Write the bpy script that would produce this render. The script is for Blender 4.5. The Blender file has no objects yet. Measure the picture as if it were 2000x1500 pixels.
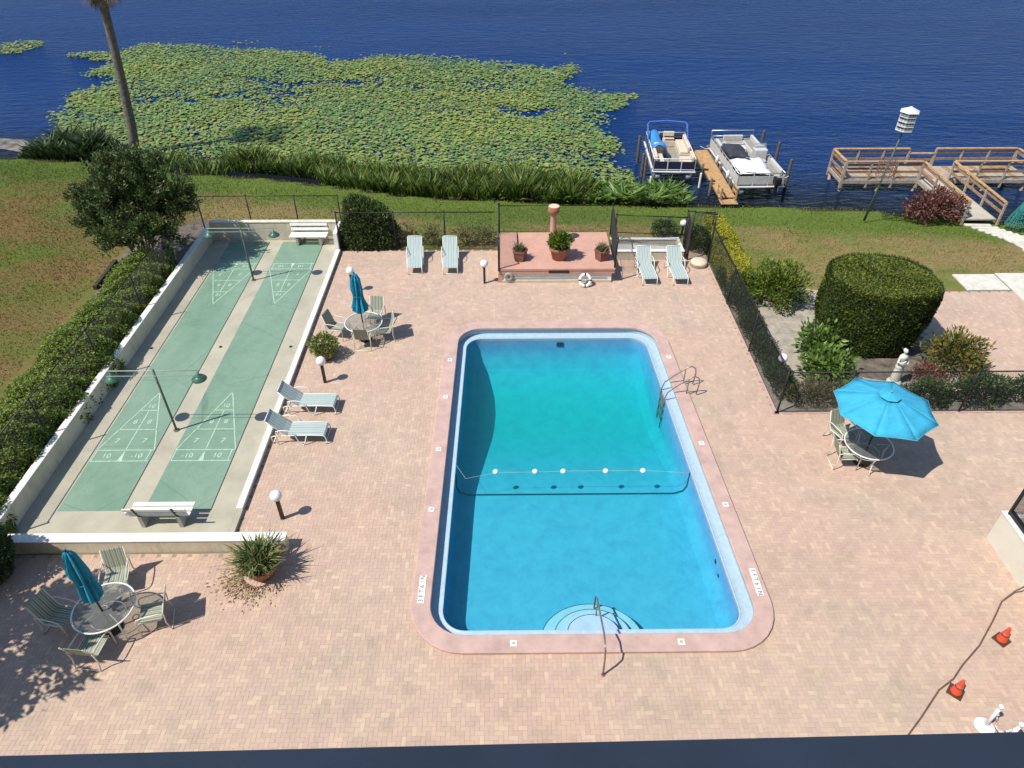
import bpy, math, random
import numpy as np
from mathutils import Vector, Matrix

random.seed(7)
rng = np.random.default_rng(7)
C = bpy.context.scene.collection
SC = bpy.context.scene

# ------------------------------------------------------------------ camera, light, exposure
cam_d = bpy.data.cameras.new('camera')
cam = bpy.data.objects.new('camera', cam_d)
C.objects.link(cam)
cam_d.sensor_width = 36.0
cam_d.lens = 24.895
cam_d.clip_start = 0.05
cam_d.clip_end = 4000
PITCH, YAW, ROLL, CAM_H = 0.673873, 0.0102777, 0.000382, 14.8
fwd = Vector((math.sin(YAW) * math.cos(PITCH), math.cos(YAW) * math.cos(PITCH), -math.sin(PITCH)))
rgt = Vector((math.cos(YAW), -math.sin(YAW), 0))
upv = rgt.cross(fwd)
r2 = rgt * math.cos(ROLL) + upv * math.sin(ROLL)
u2 = upv * math.cos(ROLL) - rgt * math.sin(ROLL)
cam.matrix_world = Matrix(((r2.x, u2.x, -fwd.x, 0), (r2.y, u2.y, -fwd.y, 0), (r2.z, u2.z, -fwd.z, CAM_H), (0, 0, 0, 1)))
SC.camera = cam

SUN_EL = math.radians(56)
SUN_DIR = Vector((-0.882 * math.cos(SUN_EL), -0.471 * math.cos(SUN_EL), math.sin(SUN_EL)))
world = bpy.data.worlds.new('World')
SC.world = world
world.use_nodes = True
wn = world.node_tree
sky = wn.nodes.new('ShaderNodeTexSky')
sky.sky_type = 'NISHITA'
sky.sun_disc = False
sky.sun_elevation = SUN_EL
sky.sun_rotation = math.atan2(SUN_DIR.x, SUN_DIR.y)
sky.air_density = 1.0
sky.dust_density = 0.3
sky.ozone_density = 3.0
wn.links.new(sky.outputs[0], wn.nodes['Background'].inputs[0])
wn.nodes['Background'].inputs[1].default_value = 0.115
sun_d = bpy.data.lights.new('sun', 'SUN')
sun_d.energy = 4.3
sun_d.angle = math.radians(0.53)
sun_d.color = (1.0, 0.95, 0.87)
sun = bpy.data.objects.new('sun', sun_d)
C.objects.link(sun)
sun.rotation_euler = SUN_DIR.to_track_quat('Z', 'Y').to_euler()
sun.location = (-30, -16, 60)
SC.view_settings.view_transform = 'Standard'
SC.view_settings.look = 'None'
SC.view_settings.gamma = 1
SC.view_settings.use_curve_mapping = False
SC.view_settings.exposure = 0.40
SC.cycles.use_denoising = True
SC.cycles.max_bounces = 8
SC.cycles.diffuse_bounces = 3
SC.cycles.glossy_bounces = 3
SC.cycles.transmission_bounces = 4
SC.cycles.transparent_max_bounces = 12
SC.cycles.volume_bounces = 1
SC.cycles.caustics_reflective = False
SC.cycles.caustics_refractive = False

# ------------------------------------------------------------------ materials
def lin(r, g, b):
    f = lambda c: (c / 255 / 12.92) if c / 255 <= 0.04045 else ((c / 255 + 0.055) / 1.055) ** 2.4
    return (f(r), f(g), f(b))

class NT:
    def __init__(s, name):
        s.m = bpy.data.materials.new(name)
        s.m.use_nodes = True
        s.t = s.m.node_tree
        s.b = s.t.nodes['Principled BSDF']
        s.out = s.t.nodes['Material Output']
    def n(s, typ, **kw):
        x = s.t.nodes.new(typ)
        for k, v in kw.items():
            if k.startswith('i_'):
                x.inputs[k[2:].replace('_', ' ')].default_value = v
            else:
                setattr(x, k, v)
        return x
    def l(s, a, b):
        s.t.links.new(a, b)
    def coord(s, which='Object', scale=None):
        tc = s.n('ShaderNodeTexCoord')
        if scale is None:
            return tc.outputs[which]
        mp = s.n('ShaderNodeMapping')
        mp.inputs['Scale'].default_value = scale
        s.l(tc.outputs[which], mp.inputs[0])
        return mp.outputs[0]
    def pos(s, scale=None):
        g = s.n('ShaderNodeNewGeometry')
        if scale is None:
            return g.outputs['Position']
        mp = s.n('ShaderNodeMapping')
        mp.inputs['Scale'].default_value = scale
        s.l(g.outputs['Position'], mp.inputs[0])
        return mp.outputs[0]
    def noise(s, vec, scale, detail=4, rough=0.6):
        x = s.n('ShaderNodeTexNoise')
        x.inputs['Scale'].default_value = scale
        x.inputs['Detail'].default_value = detail
        x.inputs['Roughness'].default_value = rough
        s.l(vec, x.inputs['Vector'])
        return x.outputs['Fac']
    def ramp(s, fac, stops):
        r = s.n('ShaderNodeValToRGB')
        e = r.color_ramp.elements
        while len(e) < len(stops):
            e.new(0.5)
        for el, (p, c) in zip(e, stops):
            el.position = p
            el.color = (*c, 1) if len(c) == 3 else c
        s.l(fac, r.inputs[0])
        return r.outputs[0]
    def mix(s, fac, a, b, mode='MIX'):
        x = s.n('ShaderNodeMix', data_type='RGBA', blend_type=mode)
        for sock, v in ((x.inputs['Factor'], fac), (x.inputs['A'], a), (x.inputs['B'], b)):
            if isinstance(v, (int, float)):
                sock.default_value = v
            elif isinstance(v, tuple):
                sock.default_value = (*v, 1)
            else:
                s.l(v, sock)
        return x.outputs['Result']
    def bump(s, h, strength=0.3, dist=0.01):
        b = s.n('ShaderNodeBump')
        b.inputs['Strength'].default_value = strength
        b.inputs['Distance'].default_value = dist
        s.l(h, b.inputs['Height'])
        s.l(b.outputs[0], s.b.inputs['Normal'])
    def base(s, c):
        if isinstance(c, tuple):
            s.b.inputs['Base Color'].default_value = (*c, 1)
        else:
            s.l(c, s.b.inputs['Base Color'])
    def done(s, rough=0.6, metal=0.0, spec=0.5):
        s.b.inputs['Roughness'].default_value = rough
        s.b.inputs['Metallic'].default_value = metal
        s.b.inputs['Specular IOR Level'].default_value = spec
        return s.m

def simple(name, c, rough=0.6, metal=0.0, var=0.15, scale=6.0, bump=0.15, dist=0.004, spec=0.4):
    t = NT(name)
    p = t.coord('Object')
    f = t.noise(p, scale, 5, 0.65)
    d = tuple(max(0, v * (1 - var * 1.6)) for v in c)
    h = tuple(min(1, v * (1 + var)) for v in c)
    t.base(t.ramp(f, [(0.3, d), (0.55, c), (0.75, h)]))
    if bump:
        t.bump(t.noise(p, scale * 8, 3), bump, dist)
    return t.done(rough, metal, spec)

def island_mat(name, cols, rough=0.6, transl=0.25, spec=0.25, src='island', nscale=0.0, ncols=None):
    t = NT(name)
    if src == 'island':
        g = t.n('ShaderNodeNewGeometry')
        fac = g.outputs['Random Per Island']
    else:
        g = t.n('ShaderNodeObjectInfo')
        fac = g.outputs['Random']
    if transl and name not in ('lily_pad', 'leaf_golden'):
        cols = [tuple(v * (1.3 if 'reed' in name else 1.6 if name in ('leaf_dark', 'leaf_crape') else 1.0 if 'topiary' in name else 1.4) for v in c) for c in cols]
    k = len(cols)
    col = t.ramp(fac, [(i / max(1, k - 1), c) for i, c in enumerate(cols)])
    if nscale:
        f2 = t.noise(t.pos(), nscale, 4, 0.6)
        f2 = t.ramp(f2, [(0.4, (0, 0, 0)), (0.62, (1, 1, 1))])
        col = t.mix(f2, col, ncols, 'MULTIPLY')
    t.base(col)
    t.done(rough, 0, spec)
    if transl:
        tr = t.n('ShaderNodeBsdfTranslucent')
        if isinstance(col, tuple):
            tr.inputs[0].default_value = (*col, 1)
        else:
            t.l(col, tr.inputs[0])
        mx = t.n('ShaderNodeMixShader')
        mx.inputs[0].default_value = transl
        t.l(t.b.outputs[0], mx.inputs[1])
        t.l(tr.outputs[0], mx.inputs[2])
        t.l(mx.outputs[0], t.out.inputs[0])
    return t.m

def brick_mat(name, src):
    t = NT(name)
    fac = t.n('ShaderNodeNewGeometry').outputs['Random Per Island'] if src == 'island' else t.n('ShaderNodeObjectInfo').outputs['Random']
    col = t.ramp(fac, [(0, (0.50, 0.38, 0.28)), (0.2, (0.465, 0.34, 0.27)), (0.4, (0.515, 0.385, 0.29)), (0.58, (0.475, 0.342, 0.275)), (0.75, (0.45, 0.335, 0.255)), (0.93, (0.525, 0.395, 0.295)), (1.0, (0.555, 0.425, 0.315))])
    p = t.pos()
    big = t.ramp(t.noise(p, 0.42, 7, 0.72), [(0.47, (0, 0, 0)), (0.68, (1, 1, 1))])
    col = t.mix(big, col, (0.87, 0.925, 0.925), 'MULTIPLY')
    pk = t.ramp(t.noise(t.pos((1, 1.3, 1)), 0.16, 4, 0.6), [(0.42, (1.0, 1.0, 1.0)), (0.6, (1.02, 0.965, 0.97))])
    col = t.mix(1.0, col, pk, 'MULTIPLY')
    grime = t.ramp(t.noise(p, 1.7, 6, 0.75), [(0.48, (1, 1, 1)), (0.78, (0.84, 0.84, 0.83))])
    col = t.mix(1.0, col, grime, 'MULTIPLY')
    t.base(col)
    t.bump(t.noise(p, 90, 3), 0.25, 0.004)
    return t.done(0.85, 0, 0.25)

M = {}
M['brick'] = brick_mat('brick_single', 'object')
M['bricks'] = brick_mat('brick_many', 'island')
M['joint'] = simple('joint_sand', (0.31, 0.235, 0.18), 0.95, var=0.2)
M['coping'] = simple('pink_coping', (0.50, 0.345, 0.298), 0.8, var=0.13, scale=2.2)
M['pinkdeck'] = simple('pink_platform', (0.52, 0.295, 0.225), 0.8, var=0.08, scale=2.5)
def wall_mat():
    t = NT('cream_render')
    col = t.ramp(t.noise(t.pos(), 2.2, 6, 0.7), [(0.3, (0.50, 0.45, 0.34)), (0.55, (0.59, 0.53, 0.41)), (0.75, (0.63, 0.56, 0.44))])
    st = t.ramp(t.noise(t.pos((3.5, 3.5, 0.6)), 1.6, 7, 0.75), [(0.52, (1, 1, 1)), (0.78, (0.62, 0.60, 0.54))])
    t.base(t.mix(1.0, col, st, 'MULTIPLY'))
    t.bump(t.noise(t.pos(), 40, 4), 0.2, 0.005)
    return t.done(0.88, 0, 0.3)
M['cream'] = wall_mat()
M['whitepaint'] = simple('white_paint', (0.78, 0.76, 0.70), 0.6, var=0.06)
M['whitetop'] = simple('white_wall_top', (0.60, 0.57, 0.49), 0.8, var=0.14, scale=3)
M['concrete'] = simple('court_concrete', (0.415, 0.385, 0.295), 0.9, var=0.13, scale=0.8)
M['greyconc'] = simple('grey_concrete', (0.38, 0.37, 0.33), 0.9, var=0.15, scale=2)
M['dockconc'] = simple('walkway_grey', (0.45, 0.41, 0.34), 0.9, var=0.12, scale=2)
M['black'] = simple('black_metal', (0.012, 0.011, 0.011), 0.45, var=0.2)
M['blackwire'] = simple('black_wire', (0.015, 0.013, 0.012), 0.5, var=0.1, bump=0)
M['bronze'] = simple('dark_bronze', (0.035, 0.022, 0.016), 0.5, var=0.2)
M['globe'] = simple('white_globe', (0.82, 0.81, 0.79), 0.25, var=0.02, bump=0)
M['frame'] = simple('cream_frame', (0.68, 0.63, 0.52), 0.4, var=0.05)
M['framew'] = simple('white_frame', (0.74, 0.74, 0.70), 0.4, var=0.05)
M['steel'] = simple('weathered_steel', (0.34, 0.25, 0.21), 0.35, 0.6, var=0.15)
M['terra'] = simple('terracotta', (0.33, 0.14, 0.085), 0.85, var=0.18, scale=4)
M['potbrown'] = simple('brown_pot', (0.22, 0.10, 0.07), 0.8, var=0.2, scale=4)
M['mud'] = simple('shore_mud', (0.22, 0.20, 0.17), 0.95, var=0.5, scale=1.2)
M['mulch_shade'] = simple('bed_mulch_shade', (0.15, 0.125, 0.10), 0.95, var=0.4, scale=3)  # dark mulch; on the tree bed its tone stands in for tree shade
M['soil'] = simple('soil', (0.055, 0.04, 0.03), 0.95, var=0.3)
M['sand'] = simple('bed_sand', (0.36, 0.32, 0.26), 0.95, var=0.25, scale=3)
M['teal'] = simple('teal_canvas', (0.014, 0.25, 0.38), 0.8, var=0.12, scale=5)
M['tealopen'] = simple('turquoise_canvas', (0.04, 0.37, 0.56), 0.8, var=0.10, scale=3.5, bump=0.5, dist=0.03)
M['tealhem'] = simple('turquoise_hem', (0.08, 0.36, 0.50), 0.7, var=0.05)
M['orange'] = simple('orange_plastic', (0.62, 0.075, 0.03), 0.5, var=0.1)
M['conebase'] = simple('cone_base', (0.07, 0.035, 0.028), 0.7, var=0.2)
M['hose'] = simple('brown_hose', (0.14, 0.085, 0.06), 0.6, var=0.2)
M['lampgreen'] = simple('green_enamel', (0.05, 0.13, 0.085), 0.4, var=0.1)
M['polegreen'] = simple('grey_green_pole', (0.09, 0.12, 0.08), 0.55, var=0.15)
M['barpaint'] = simple('bar_paint', (0.36, 0.42, 0.36), 0.5, var=0.1)
M['wood'] = simple('new_pine', (0.48, 0.29, 0.13), 0.75, var=0.22, scale=5)
M['woodmid'] = simple('brown_pine', (0.33, 0.20, 0.11), 0.8, var=0.25, scale=5)
M['woodold'] = simple('weathered_wood', (0.40, 0.33, 0.26), 0.85, var=0.25, scale=5)
M['piling'] = simple('piling_wood', (0.12, 0.10, 0.08), 0.9, var=0.3, scale=4)
M['hullw'] = simple('hull_white', (0.72, 0.71, 0.70), 0.3, var=0.05)
M['alu'] = simple('aluminium', (0.50, 0.51, 0.53), 0.35, 0.7, var=0.1)
M['navy'] = simple('navy_panel', (0.02, 0.025, 0.06), 0.35, var=0.1)
M['vinyl'] = simple('cream_vinyl', (0.62, 0.52, 0.40), 0.5, var=0.08)
M['vinylgrey'] = simple('grey_vinyl', (0.50, 0.49, 0.46), 0.5, var=0.1)
M['vinyldark'] = simple('dark_trim', (0.07, 0.05, 0.04), 0.5, var=0.1)
M['carpet'] = simple('boat_carpet', (0.27, 0.25, 0.21), 0.95, var=0.15)
M['bluecover'] = simple('blue_cover', (0.04, 0.24, 0.56), 0.7, var=0.12, scale=3)
M['bluetop'] = simple('blue_bimini', (0.05, 0.12, 0.45), 0.7, var=0.12, scale=3)
M['whitecover'] = simple('pale_cover', (0.62, 0.66, 0.68), 0.7, var=0.08, scale=2)
M['darkcover'] = simple('dark_cover', (0.035, 0.035, 0.05), 0.7, var=0.2)
M['creamclean'] = simple('cream_paint', (0.64, 0.60, 0.50), 0.8, var=0.05, scale=1.2)
M['net'] = simple('teal_net', (0.03, 0.20, 0.19), 0.8, var=0.3)
M['marble'] = simple('white_statue', (0.62, 0.60, 0.54), 0.6, var=0.07, scale=4)
M['palmtrunk'] = simple('palm_trunk', (0.17, 0.14, 0.11), 0.95, var=0.35, scale=6, bump=0.6, dist=0.03)
M['bark'] = simple('bark', (0.24, 0.18, 0.13), 0.9, var=0.3, scale=8, bump=0.5, dist=0.01)
M['stem'] = simple('green_stem', (0.08, 0.09, 0.04), 0.8, var=0.3)
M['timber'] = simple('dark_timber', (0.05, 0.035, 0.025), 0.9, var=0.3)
M['birdwhite'] = simple('birdhouse_white', (0.58, 0.60, 0.61), 0.5, var=0.08)
M['birdhole'] = simple('birdhouse_dark', (0.05, 0.05, 0.05), 0.7, var=0.1)
M['rust'] = simple('rusty_wire', (0.22, 0.12, 0.08), 0.8, var=0.3)
M['ledge'] = simple('ledge_paint', (0.30, 0.30, 0.30), 0.7, var=0.12, scale=3)
M['facade'] = simple('facade', (0.58, 0.52, 0.42), 0.8, var=0.08, scale=1)
M['linepaint'] = simple('line_paint', (0.44, 0.60, 0.46), 0.8, var=0.22, scale=9)
M['ink'] = simple('black_ink', (0.04, 0.03, 0.03), 0.7, var=0.1)
M['navytile'] = simple('navy_tile', (0.01, 0.035, 0.10), 0.3, var=0.1)
M['red'] = simple('red_plastic', (0.45, 0.10, 0.08), 0.5, var=0.1)
M['screen'] = simple('pale_screen', (0.55, 0.58, 0.66), 0.8, var=0.25, scale=14)

def lane_mat():
    t = NT('court_green')
    p = t.pos()
    f = t.noise(t.pos((1, 0.45, 1)), 0.55, 6, 0.7)
    col = t.ramp(f, [(0.3, (0.145, 0.25, 0.175)), (0.5, (0.18, 0.285, 0.205)), (0.7, (0.215, 0.315, 0.24))])
    st = t.ramp(t.noise(p, 3.5, 6, 0.75), [(0.42, (1, 1, 1)), (0.75, (0.84, 0.86, 0.84))])
    col = t.mix(1.0, col, st, 'MULTIPLY')
    sc = t.ramp(t.noise(t.pos((6, 0.5, 1)), 2.2, 6, 0.8), [(0.62, (0, 0, 0)), (0.74, (1, 1, 1))])
    col = t.mix(t.ramp(sc, [(0, (0, 0, 0)), (1, (0.35, 0.35, 0.35))]), col, (0.33, 0.40, 0.33))
    vo = t.n('ShaderNodeTexVoronoi', feature='DISTANCE_TO_EDGE')
    vo.inputs['Scale'].default_value = 0.42
    wv = t.n('ShaderNodeMix', data_type='RGBA')
    wv.inputs['Factor'].default_value = 0.12
    nz = t.n('ShaderNodeTexNoise')
    nz.inputs['Scale'].default_value = 1.5
    nz.inputs['Detail'].default_value = 6
    t.l(p, nz.inputs['Vector'])
    t.l(p, wv.inputs['A'])
    t.l(nz.outputs['Color'], wv.inputs['B'])
    t.l(wv.outputs['Result'], vo.inputs['Vector'])
    ck = t.ramp(vo.outputs['Distance'], [(0.0, (0.72, 0.74, 0.72)), (0.008, (1, 1, 1))])
    col = t.mix(1.0, col, ck, 'MULTIPLY')
    pu = t.ramp(t.noise(p, 0.9, 5, 0.6), [(0.55, (1, 1, 1)), (0.60, (0.93, 0.95, 0.94)), (0.66, (1, 1, 1))])
    col = t.mix(1.0, col, pu, 'MULTIPLY')
    t.base(col)
    t.bump(t.noise(p, 60, 3), 0.1, 0.003)
    return t.done(0.7, 0, 0.4)
M['lane'] = lane_mat()

def sling_mat(name, dark, light, extra):
    # woven sling with lengthwise stripes (x across the width)
    t = NT(name)
    tc = t.n('ShaderNodeTexCoord')
    sx = t.n('ShaderNodeSeparateXYZ')
    t.l(tc.outputs['Object'], sx.inputs[0])
    mm = t.n('ShaderNodeMath', operation='MULTIPLY')
    mm.inputs[1].default_value = 9.0
    t.l(sx.outputs['X'], mm.inputs[0])
    fr = t.n('ShaderNodeMath', operation='FRACT')
    t.l(mm.outputs[0], fr.inputs[0])
    col = t.ramp(fr.outputs[0], [(0, light), (0.22, light), (0.26, dark), (0.45, dark), (0.5, extra), (0.62, extra), (0.66, light), (0.8, light), (0.84, dark), (1, dark)])
    t.base(col)
    t.bump(t.noise(tc.outputs['Object'], 160, 2), 0.2, 0.003)
    return t.done(0.75, 0, 0.3)
M['sling'] = sling_mat('lounger_sling', (0.20, 0.29, 0.28), (0.52, 0.55, 0.52), (0.32, 0.43, 0.41))
M['chairsling'] = sling_mat('chair_sling', (0.17, 0.19, 0.14), (0.40, 0.41, 0.32), (0.23, 0.25, 0.19))

def lawn_mat(name='lawn_grass', gain=1.0):
    t = NT(name)
    p = t.pos()
    g = t.ramp(t.noise(t.pos((0.8, 1.8, 1)), 5, 8, 0.85), [(0.2, (0.045, 0.082, 0.012)), (0.5, (0.115, 0.165, 0.03)), (0.8, (0.24, 0.27, 0.065))])
    d = t.ramp(t.noise(t.pos((0.6, 2.2, 1)), 4.5, 8, 0.85), [(0.2, (0.10, 0.068, 0.026)), (0.5, (0.255, 0.185, 0.08)), (0.8, (0.46, 0.36, 0.175))])
    sep = t.n('ShaderNodeSeparateXYZ')
    t.l(t.pos(), sep.inputs[0])
    # height on the bank: greener close to the water where the ground is damp
    damp = t.n('ShaderNodeMapRange')
    damp.inputs['From Min'].default_value = -0.12
    damp.inputs['From Max'].default_value = -0.55
    damp.inputs['To Min'].default_value = 0.0
    damp.inputs['To Max'].default_value = 0.34
    t.l(sep.outputs['Z'], damp.inputs['Value'])
    n1 = t.noise(t.pos((0.8, 1.25, 1)), 0.22, 5, 0.62)
    n2 = t.noise(t.pos((0.7, 1.5, 1)), 1.1, 7, 0.8)
    a = t.n('ShaderNodeMath', operation='MULTIPLY_ADD')
    t.l(n2, a.inputs[0]); a.inputs[1].default_value = 0.55
    t.l(n1, a.inputs[2])
    s = t.n('ShaderNodeMath', operation='SUBTRACT')
    t.l(a.outputs[0], s.inputs[0]); t.l(damp.outputs[0], s.inputs[1])
    f = t.ramp(s.outputs[0], [(0.60, (0, 0, 0)), (0.86, (1, 1, 1))])
    f2 = t.n('ShaderNodeMath', operation='MULTIPLY')
    t.l(f, f2.inputs[0]); f2.inputs[1].default_value = 0.9
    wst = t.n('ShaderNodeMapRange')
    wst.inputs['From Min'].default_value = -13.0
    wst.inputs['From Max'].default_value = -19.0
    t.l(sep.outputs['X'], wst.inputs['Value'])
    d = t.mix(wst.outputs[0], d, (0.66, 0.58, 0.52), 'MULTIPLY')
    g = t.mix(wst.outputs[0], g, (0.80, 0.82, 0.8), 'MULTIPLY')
    col = t.mix(f2.outputs[0], g, d)
    # bare wet margin below the lawn edge
    mud = t.n('ShaderNodeMapRange')
    mud.inputs['From Min'].default_value = -0.86
    mud.inputs['From Max'].default_value = -0.90
    t.l(sep.outputs['Z'], mud.inputs['Value'])
    col = t.mix(mud.outputs[0], col, (0.055, 0.042, 0.028))
    if gain != 1.0:
        col = t.mix(1.0, col, (gain, gain, gain), 'MULTIPLY')
        tr = t.n('ShaderNodeBsdfTranslucent')
        t.l(col, tr.inputs[0])
        mx = t.n('ShaderNodeMixShader')
        mx.inputs[0].default_value = 0.3
        t.l(t.b.outputs[0], mx.inputs[1])
        t.l(tr.outputs[0], mx.inputs[2])
        t.l(mx.outputs[0], t.out.inputs[0])
    t.base(col)
    t.bump(t.noise(t.pos((1, 1.5, 1)), 22, 5, 0.8), 0.9, 0.05)
    return t.done(0.95, 0, 0.15)
M['lawn'] = lawn_mat()
M['grass'] = lawn_mat('grass_blades', 1.6)

def lake_mat():
    t = NT('lake_water')
    a = t.noise(t.pos((0.55, 1.5, 1)), 1.15, 4, 0.6)
    b = t.noise(t.pos((0.5, 1.7, 1)), 2.4, 4, 0.65)
    c = t.noise(t.pos((0.4, 1.0, 1)), 0.16, 2, 0.5)
    ad = t.n('ShaderNodeMath', operation='MULTIPLY_ADD')
    t.l(b, ad.inputs[0]); ad.inputs[1].default_value = 0.35
    t.l(a, ad.inputs[2])
    ad2 = t.n('ShaderNodeMath', operation='MULTIPLY_ADD')
    t.l(c, ad2.inputs[0]); ad2.inputs[1].default_value = 0.5
    t.l(ad.outputs[0], ad2.inputs[2])
    stk = t.ramp(t.noise(t.pos((0.10, 1.0, 1)), 0.09, 4, 0.6), [(0.35, (0.35, 0.35, 0.35)), (0.65, (0.85, 0.85, 0.85))])
    bpn = t.n('ShaderNodeBump')
    bpn.inputs['Distance'].default_value = 0.30
    t.l(stk, bpn.inputs['Strength'])
    t.l(ad2.outputs[0], bpn.inputs['Height'])
    t.l(bpn.outputs[0], t.b.inputs['Normal'])
    wide = t.noise(t.pos((0.3, 1, 1)), 0.05, 3, 0.5)
    deep = t.ramp(wide, [(0.35, (0.003, 0.020, 0.092)), (0.65, (0.005, 0.028, 0.115))])
    at = t.n('ShaderNodeAttribute')
    at.attribute_name = 'depth'
    t.base(t.mix(t.ramp(at.outputs['Fac'], [(0.1, (0, 0, 0)), (0.95, (1, 1, 1))]), (0.010, 0.011, 0.009), deep))
    t.done(0.9, 0, 0.0)
    gl = t.n('ShaderNodeBsdfGlossy')
    gl.inputs['Color'].default_value = (0.62, 0.80, 1.0, 1)
    gl.inputs['Roughness'].default_value = 0.10
    fr = t.n('ShaderNodeFresnel')
    fr.inputs['IOR'].default_value = 1.33
    nb = t.b.inputs['Normal'].links[0].from_socket
    t.l(nb, gl.inputs['Normal'])
    t.l(nb, fr.inputs['Normal'])
    ml = t.n('ShaderNodeMath', operation='MULTIPLY')
    ml.inputs[1].default_value = 0.31
    t.l(fr.outputs[0], ml.inputs[0])
    mx = t.n('ShaderNodeMixShader')
    t.l(ml.outputs[0], mx.inputs[0])
    t.l(t.b.outputs[0], mx.inputs[1])
    t.l(gl.outputs[0], mx.inputs[2])
    t.l(mx.outputs[0], t.out.inputs['Surface'])
    return t.m
M['lake'] = lake_mat()

def plaster_mat():
    t = NT('pool_plaster')
    p = t.pos()
    f = t.noise(p, 2.3, 8, 0.78)
    col = t.ramp(f, [(0.3, (0.16, 0.29, 0.62)), (0.52, (0.21, 0.37, 0.72)), (0.72, (0.265, 0.42, 0.78))])
    t.base(col)
    return t.done(0.8, 0, 0.2)
M['plaster'] = plaster_mat()
M['steppaint'] = simple('step_plaster', (0.42, 0.53, 0.74), 0.8, var=0.08, scale=3)
M['gutter'] = simple('gutter_tile', (0.37, 0.49, 0.58), 0.4, var=0.08, scale=8)

def pool_water_mat():
    t = NT('pool_water')
    for nd in list(t.t.nodes):
        if nd.type != 'OUTPUT_MATERIAL':
            t.t.nodes.remove(nd)
    tr = t.n('ShaderNodeBsdfTransparent')
    gl = t.n('ShaderNodeBsdfGlossy')
    gl.inputs['Roughness'].default_value = 0.02
    fr = t.n('ShaderNodeFresnel')
    fr.inputs['IOR'].default_value = 1.33
    bp = t.n('ShaderNodeBump')
    bp.inputs['Strength'].default_value = 0.6
    bp.inputs['Distance'].default_value = 0.05
    h = t.noise(t.pos((1, 1.2, 1)), 2.6, 4, 0.6)
    t.l(h, bp.inputs['Height'])
    t.l(bp.outputs[0], gl.inputs['Normal'])
    t.l(bp.outputs[0], fr.inputs['Normal'])
    mx = t.n('ShaderNodeMixShader')
    t.l(fr.outputs[0], mx.inputs[0])
    t.l(tr.outputs[0], mx.inputs[1])
    t.l(gl.outputs[0], mx.inputs[2])
    t.l(mx.outputs[0], t.out.inputs['Surface'])
    va = t.n('ShaderNodeVolumeAbsorption')
    va.inputs['Color'].default_value = (0.0, 0.962, 0.825, 1)
    va.inputs['Density'].default_value = 0.8
    vs = t.n('ShaderNodeVolumeScatter')
    vs.inputs['Color'].default_value = (0.25, 0.8, 1.0, 1)
    vs.inputs['Density'].default_value = 0.085
    ad = t.n('ShaderNodeAddShader')
    t.l(va.outputs[0], ad.inputs[0])
    t.l(vs.outputs[0], ad.inputs[1])
    t.l(ad.outputs[0], t.out.inputs['Volume'])
    return t.m
M['poolwater'] = pool_water_mat()

def glass_mat(name, tint, fac):
    t = NT(name)
    tr = t.n('ShaderNodeBsdfTransparent')
    tr.inputs[0].default_value = (*tint, 1)
    mx = t.n('ShaderNodeMixShader')
    mx.inputs[0].default_value = fac
    t.base((0.50, 0.49, 0.46))
    t.done(0.25, 0, 0.5)
    t.l(tr.outputs[0], mx.inputs[1])
    t.l(t.b.outputs[0], mx.inputs[2])
    t.l(mx.outputs[0], t.out.inputs[0])
    return t.m
M['tableglass'] = glass_mat('table_glass', (0.80, 0.83, 0.81), 0.13)
M['windshield'] = glass_mat('windshield', (0.8, 0.85, 0.88), 0.25)

M['leafdark'] = island_mat('leaf_dark', [(0.010, 0.020, 0.007), (0.022, 0.042, 0.012), (0.035, 0.062, 0.018), (0.05, 0.075, 0.022)], 0.5, 0.2, 0.35)
M['leafhedge'] = island_mat('leaf_hedge', [(0.028, 0.05, 0.008), (0.06, 0.10, 0.014), (0.11, 0.16, 0.02), (0.21, 0.235, 0.03)], 0.5, 0.25, 0.3)
M['leafcrape'] = island_mat('leaf_crape', [(0.02, 0.036, 0.012), (0.038, 0.065, 0.019), (0.058, 0.092, 0.026), (0.11, 0.105, 0.034)], 0.5, 0.2, 0.3)
M['leaflit'] = island_mat('leaf_topiary', [(0.028, 0.048, 0.008), (0.06, 0.095, 0.014), (0.11, 0.145, 0.018), (0.24, 0.23, 0.022)], 0.5, 0.25, 0.3)  # yellower copy: sunlight on the hedge top put into the leaf colour
M['leafshade'] = island_mat('leaf_topiary_shade', [(0.017, 0.034, 0.007), (0.034, 0.062, 0.011), (0.056, 0.09, 0.015), (0.10, 0.12, 0.02)], 0.5, 0.2, 0.3)  # darker copy of the hedge leaves: side shade put into the colour
M['leafyellow'] = island_mat('leaf_golden', [(0.11, 0.13, 0.012), (0.24, 0.25, 0.016), (0.36, 0.33, 0.02), (0.42, 0.40, 0.03)], 0.5, 0.25, 0.3)
M['leafcanna'] = island_mat('leaf_reed', [(0.016, 0.028, 0.007), (0.038, 0.066, 0.012), (0.08, 0.135, 0.020), (0.14, 0.21, 0.03), (0.21, 0.21, 0.07)], 0.5, 0.25, 0.35)
M['leafbroad'] = island_mat('leaf_broad', [(0.03, 0.06, 0.012), (0.06, 0.11, 0.02), (0.10, 0.17, 0.03), (0.14, 0.21, 0.045)], 0.4, 0.25, 0.4)
M['leafred'] = island_mat('leaf_red', [(0.05, 0.018, 0.018), (0.10, 0.035, 0.03), (0.17, 0.075, 0.055), (0.25, 0.15, 0.10)], 0.5, 0.2, 0.3)
M['leafcroton'] = island_mat('leaf_croton', [(0.03, 0.055, 0.012), (0.06, 0.09, 0.018), (0.14, 0.13, 0.02), (0.16, 0.06, 0.03)], 0.5, 0.2, 0.3)
M['leafdry'] = island_mat('leaf_dry', [(0.07, 0.055, 0.03), (0.12, 0.10, 0.05), (0.07, 0.085, 0.03), (0.19, 0.15, 0.09)], 0.7, 0.2, 0.2)
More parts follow.
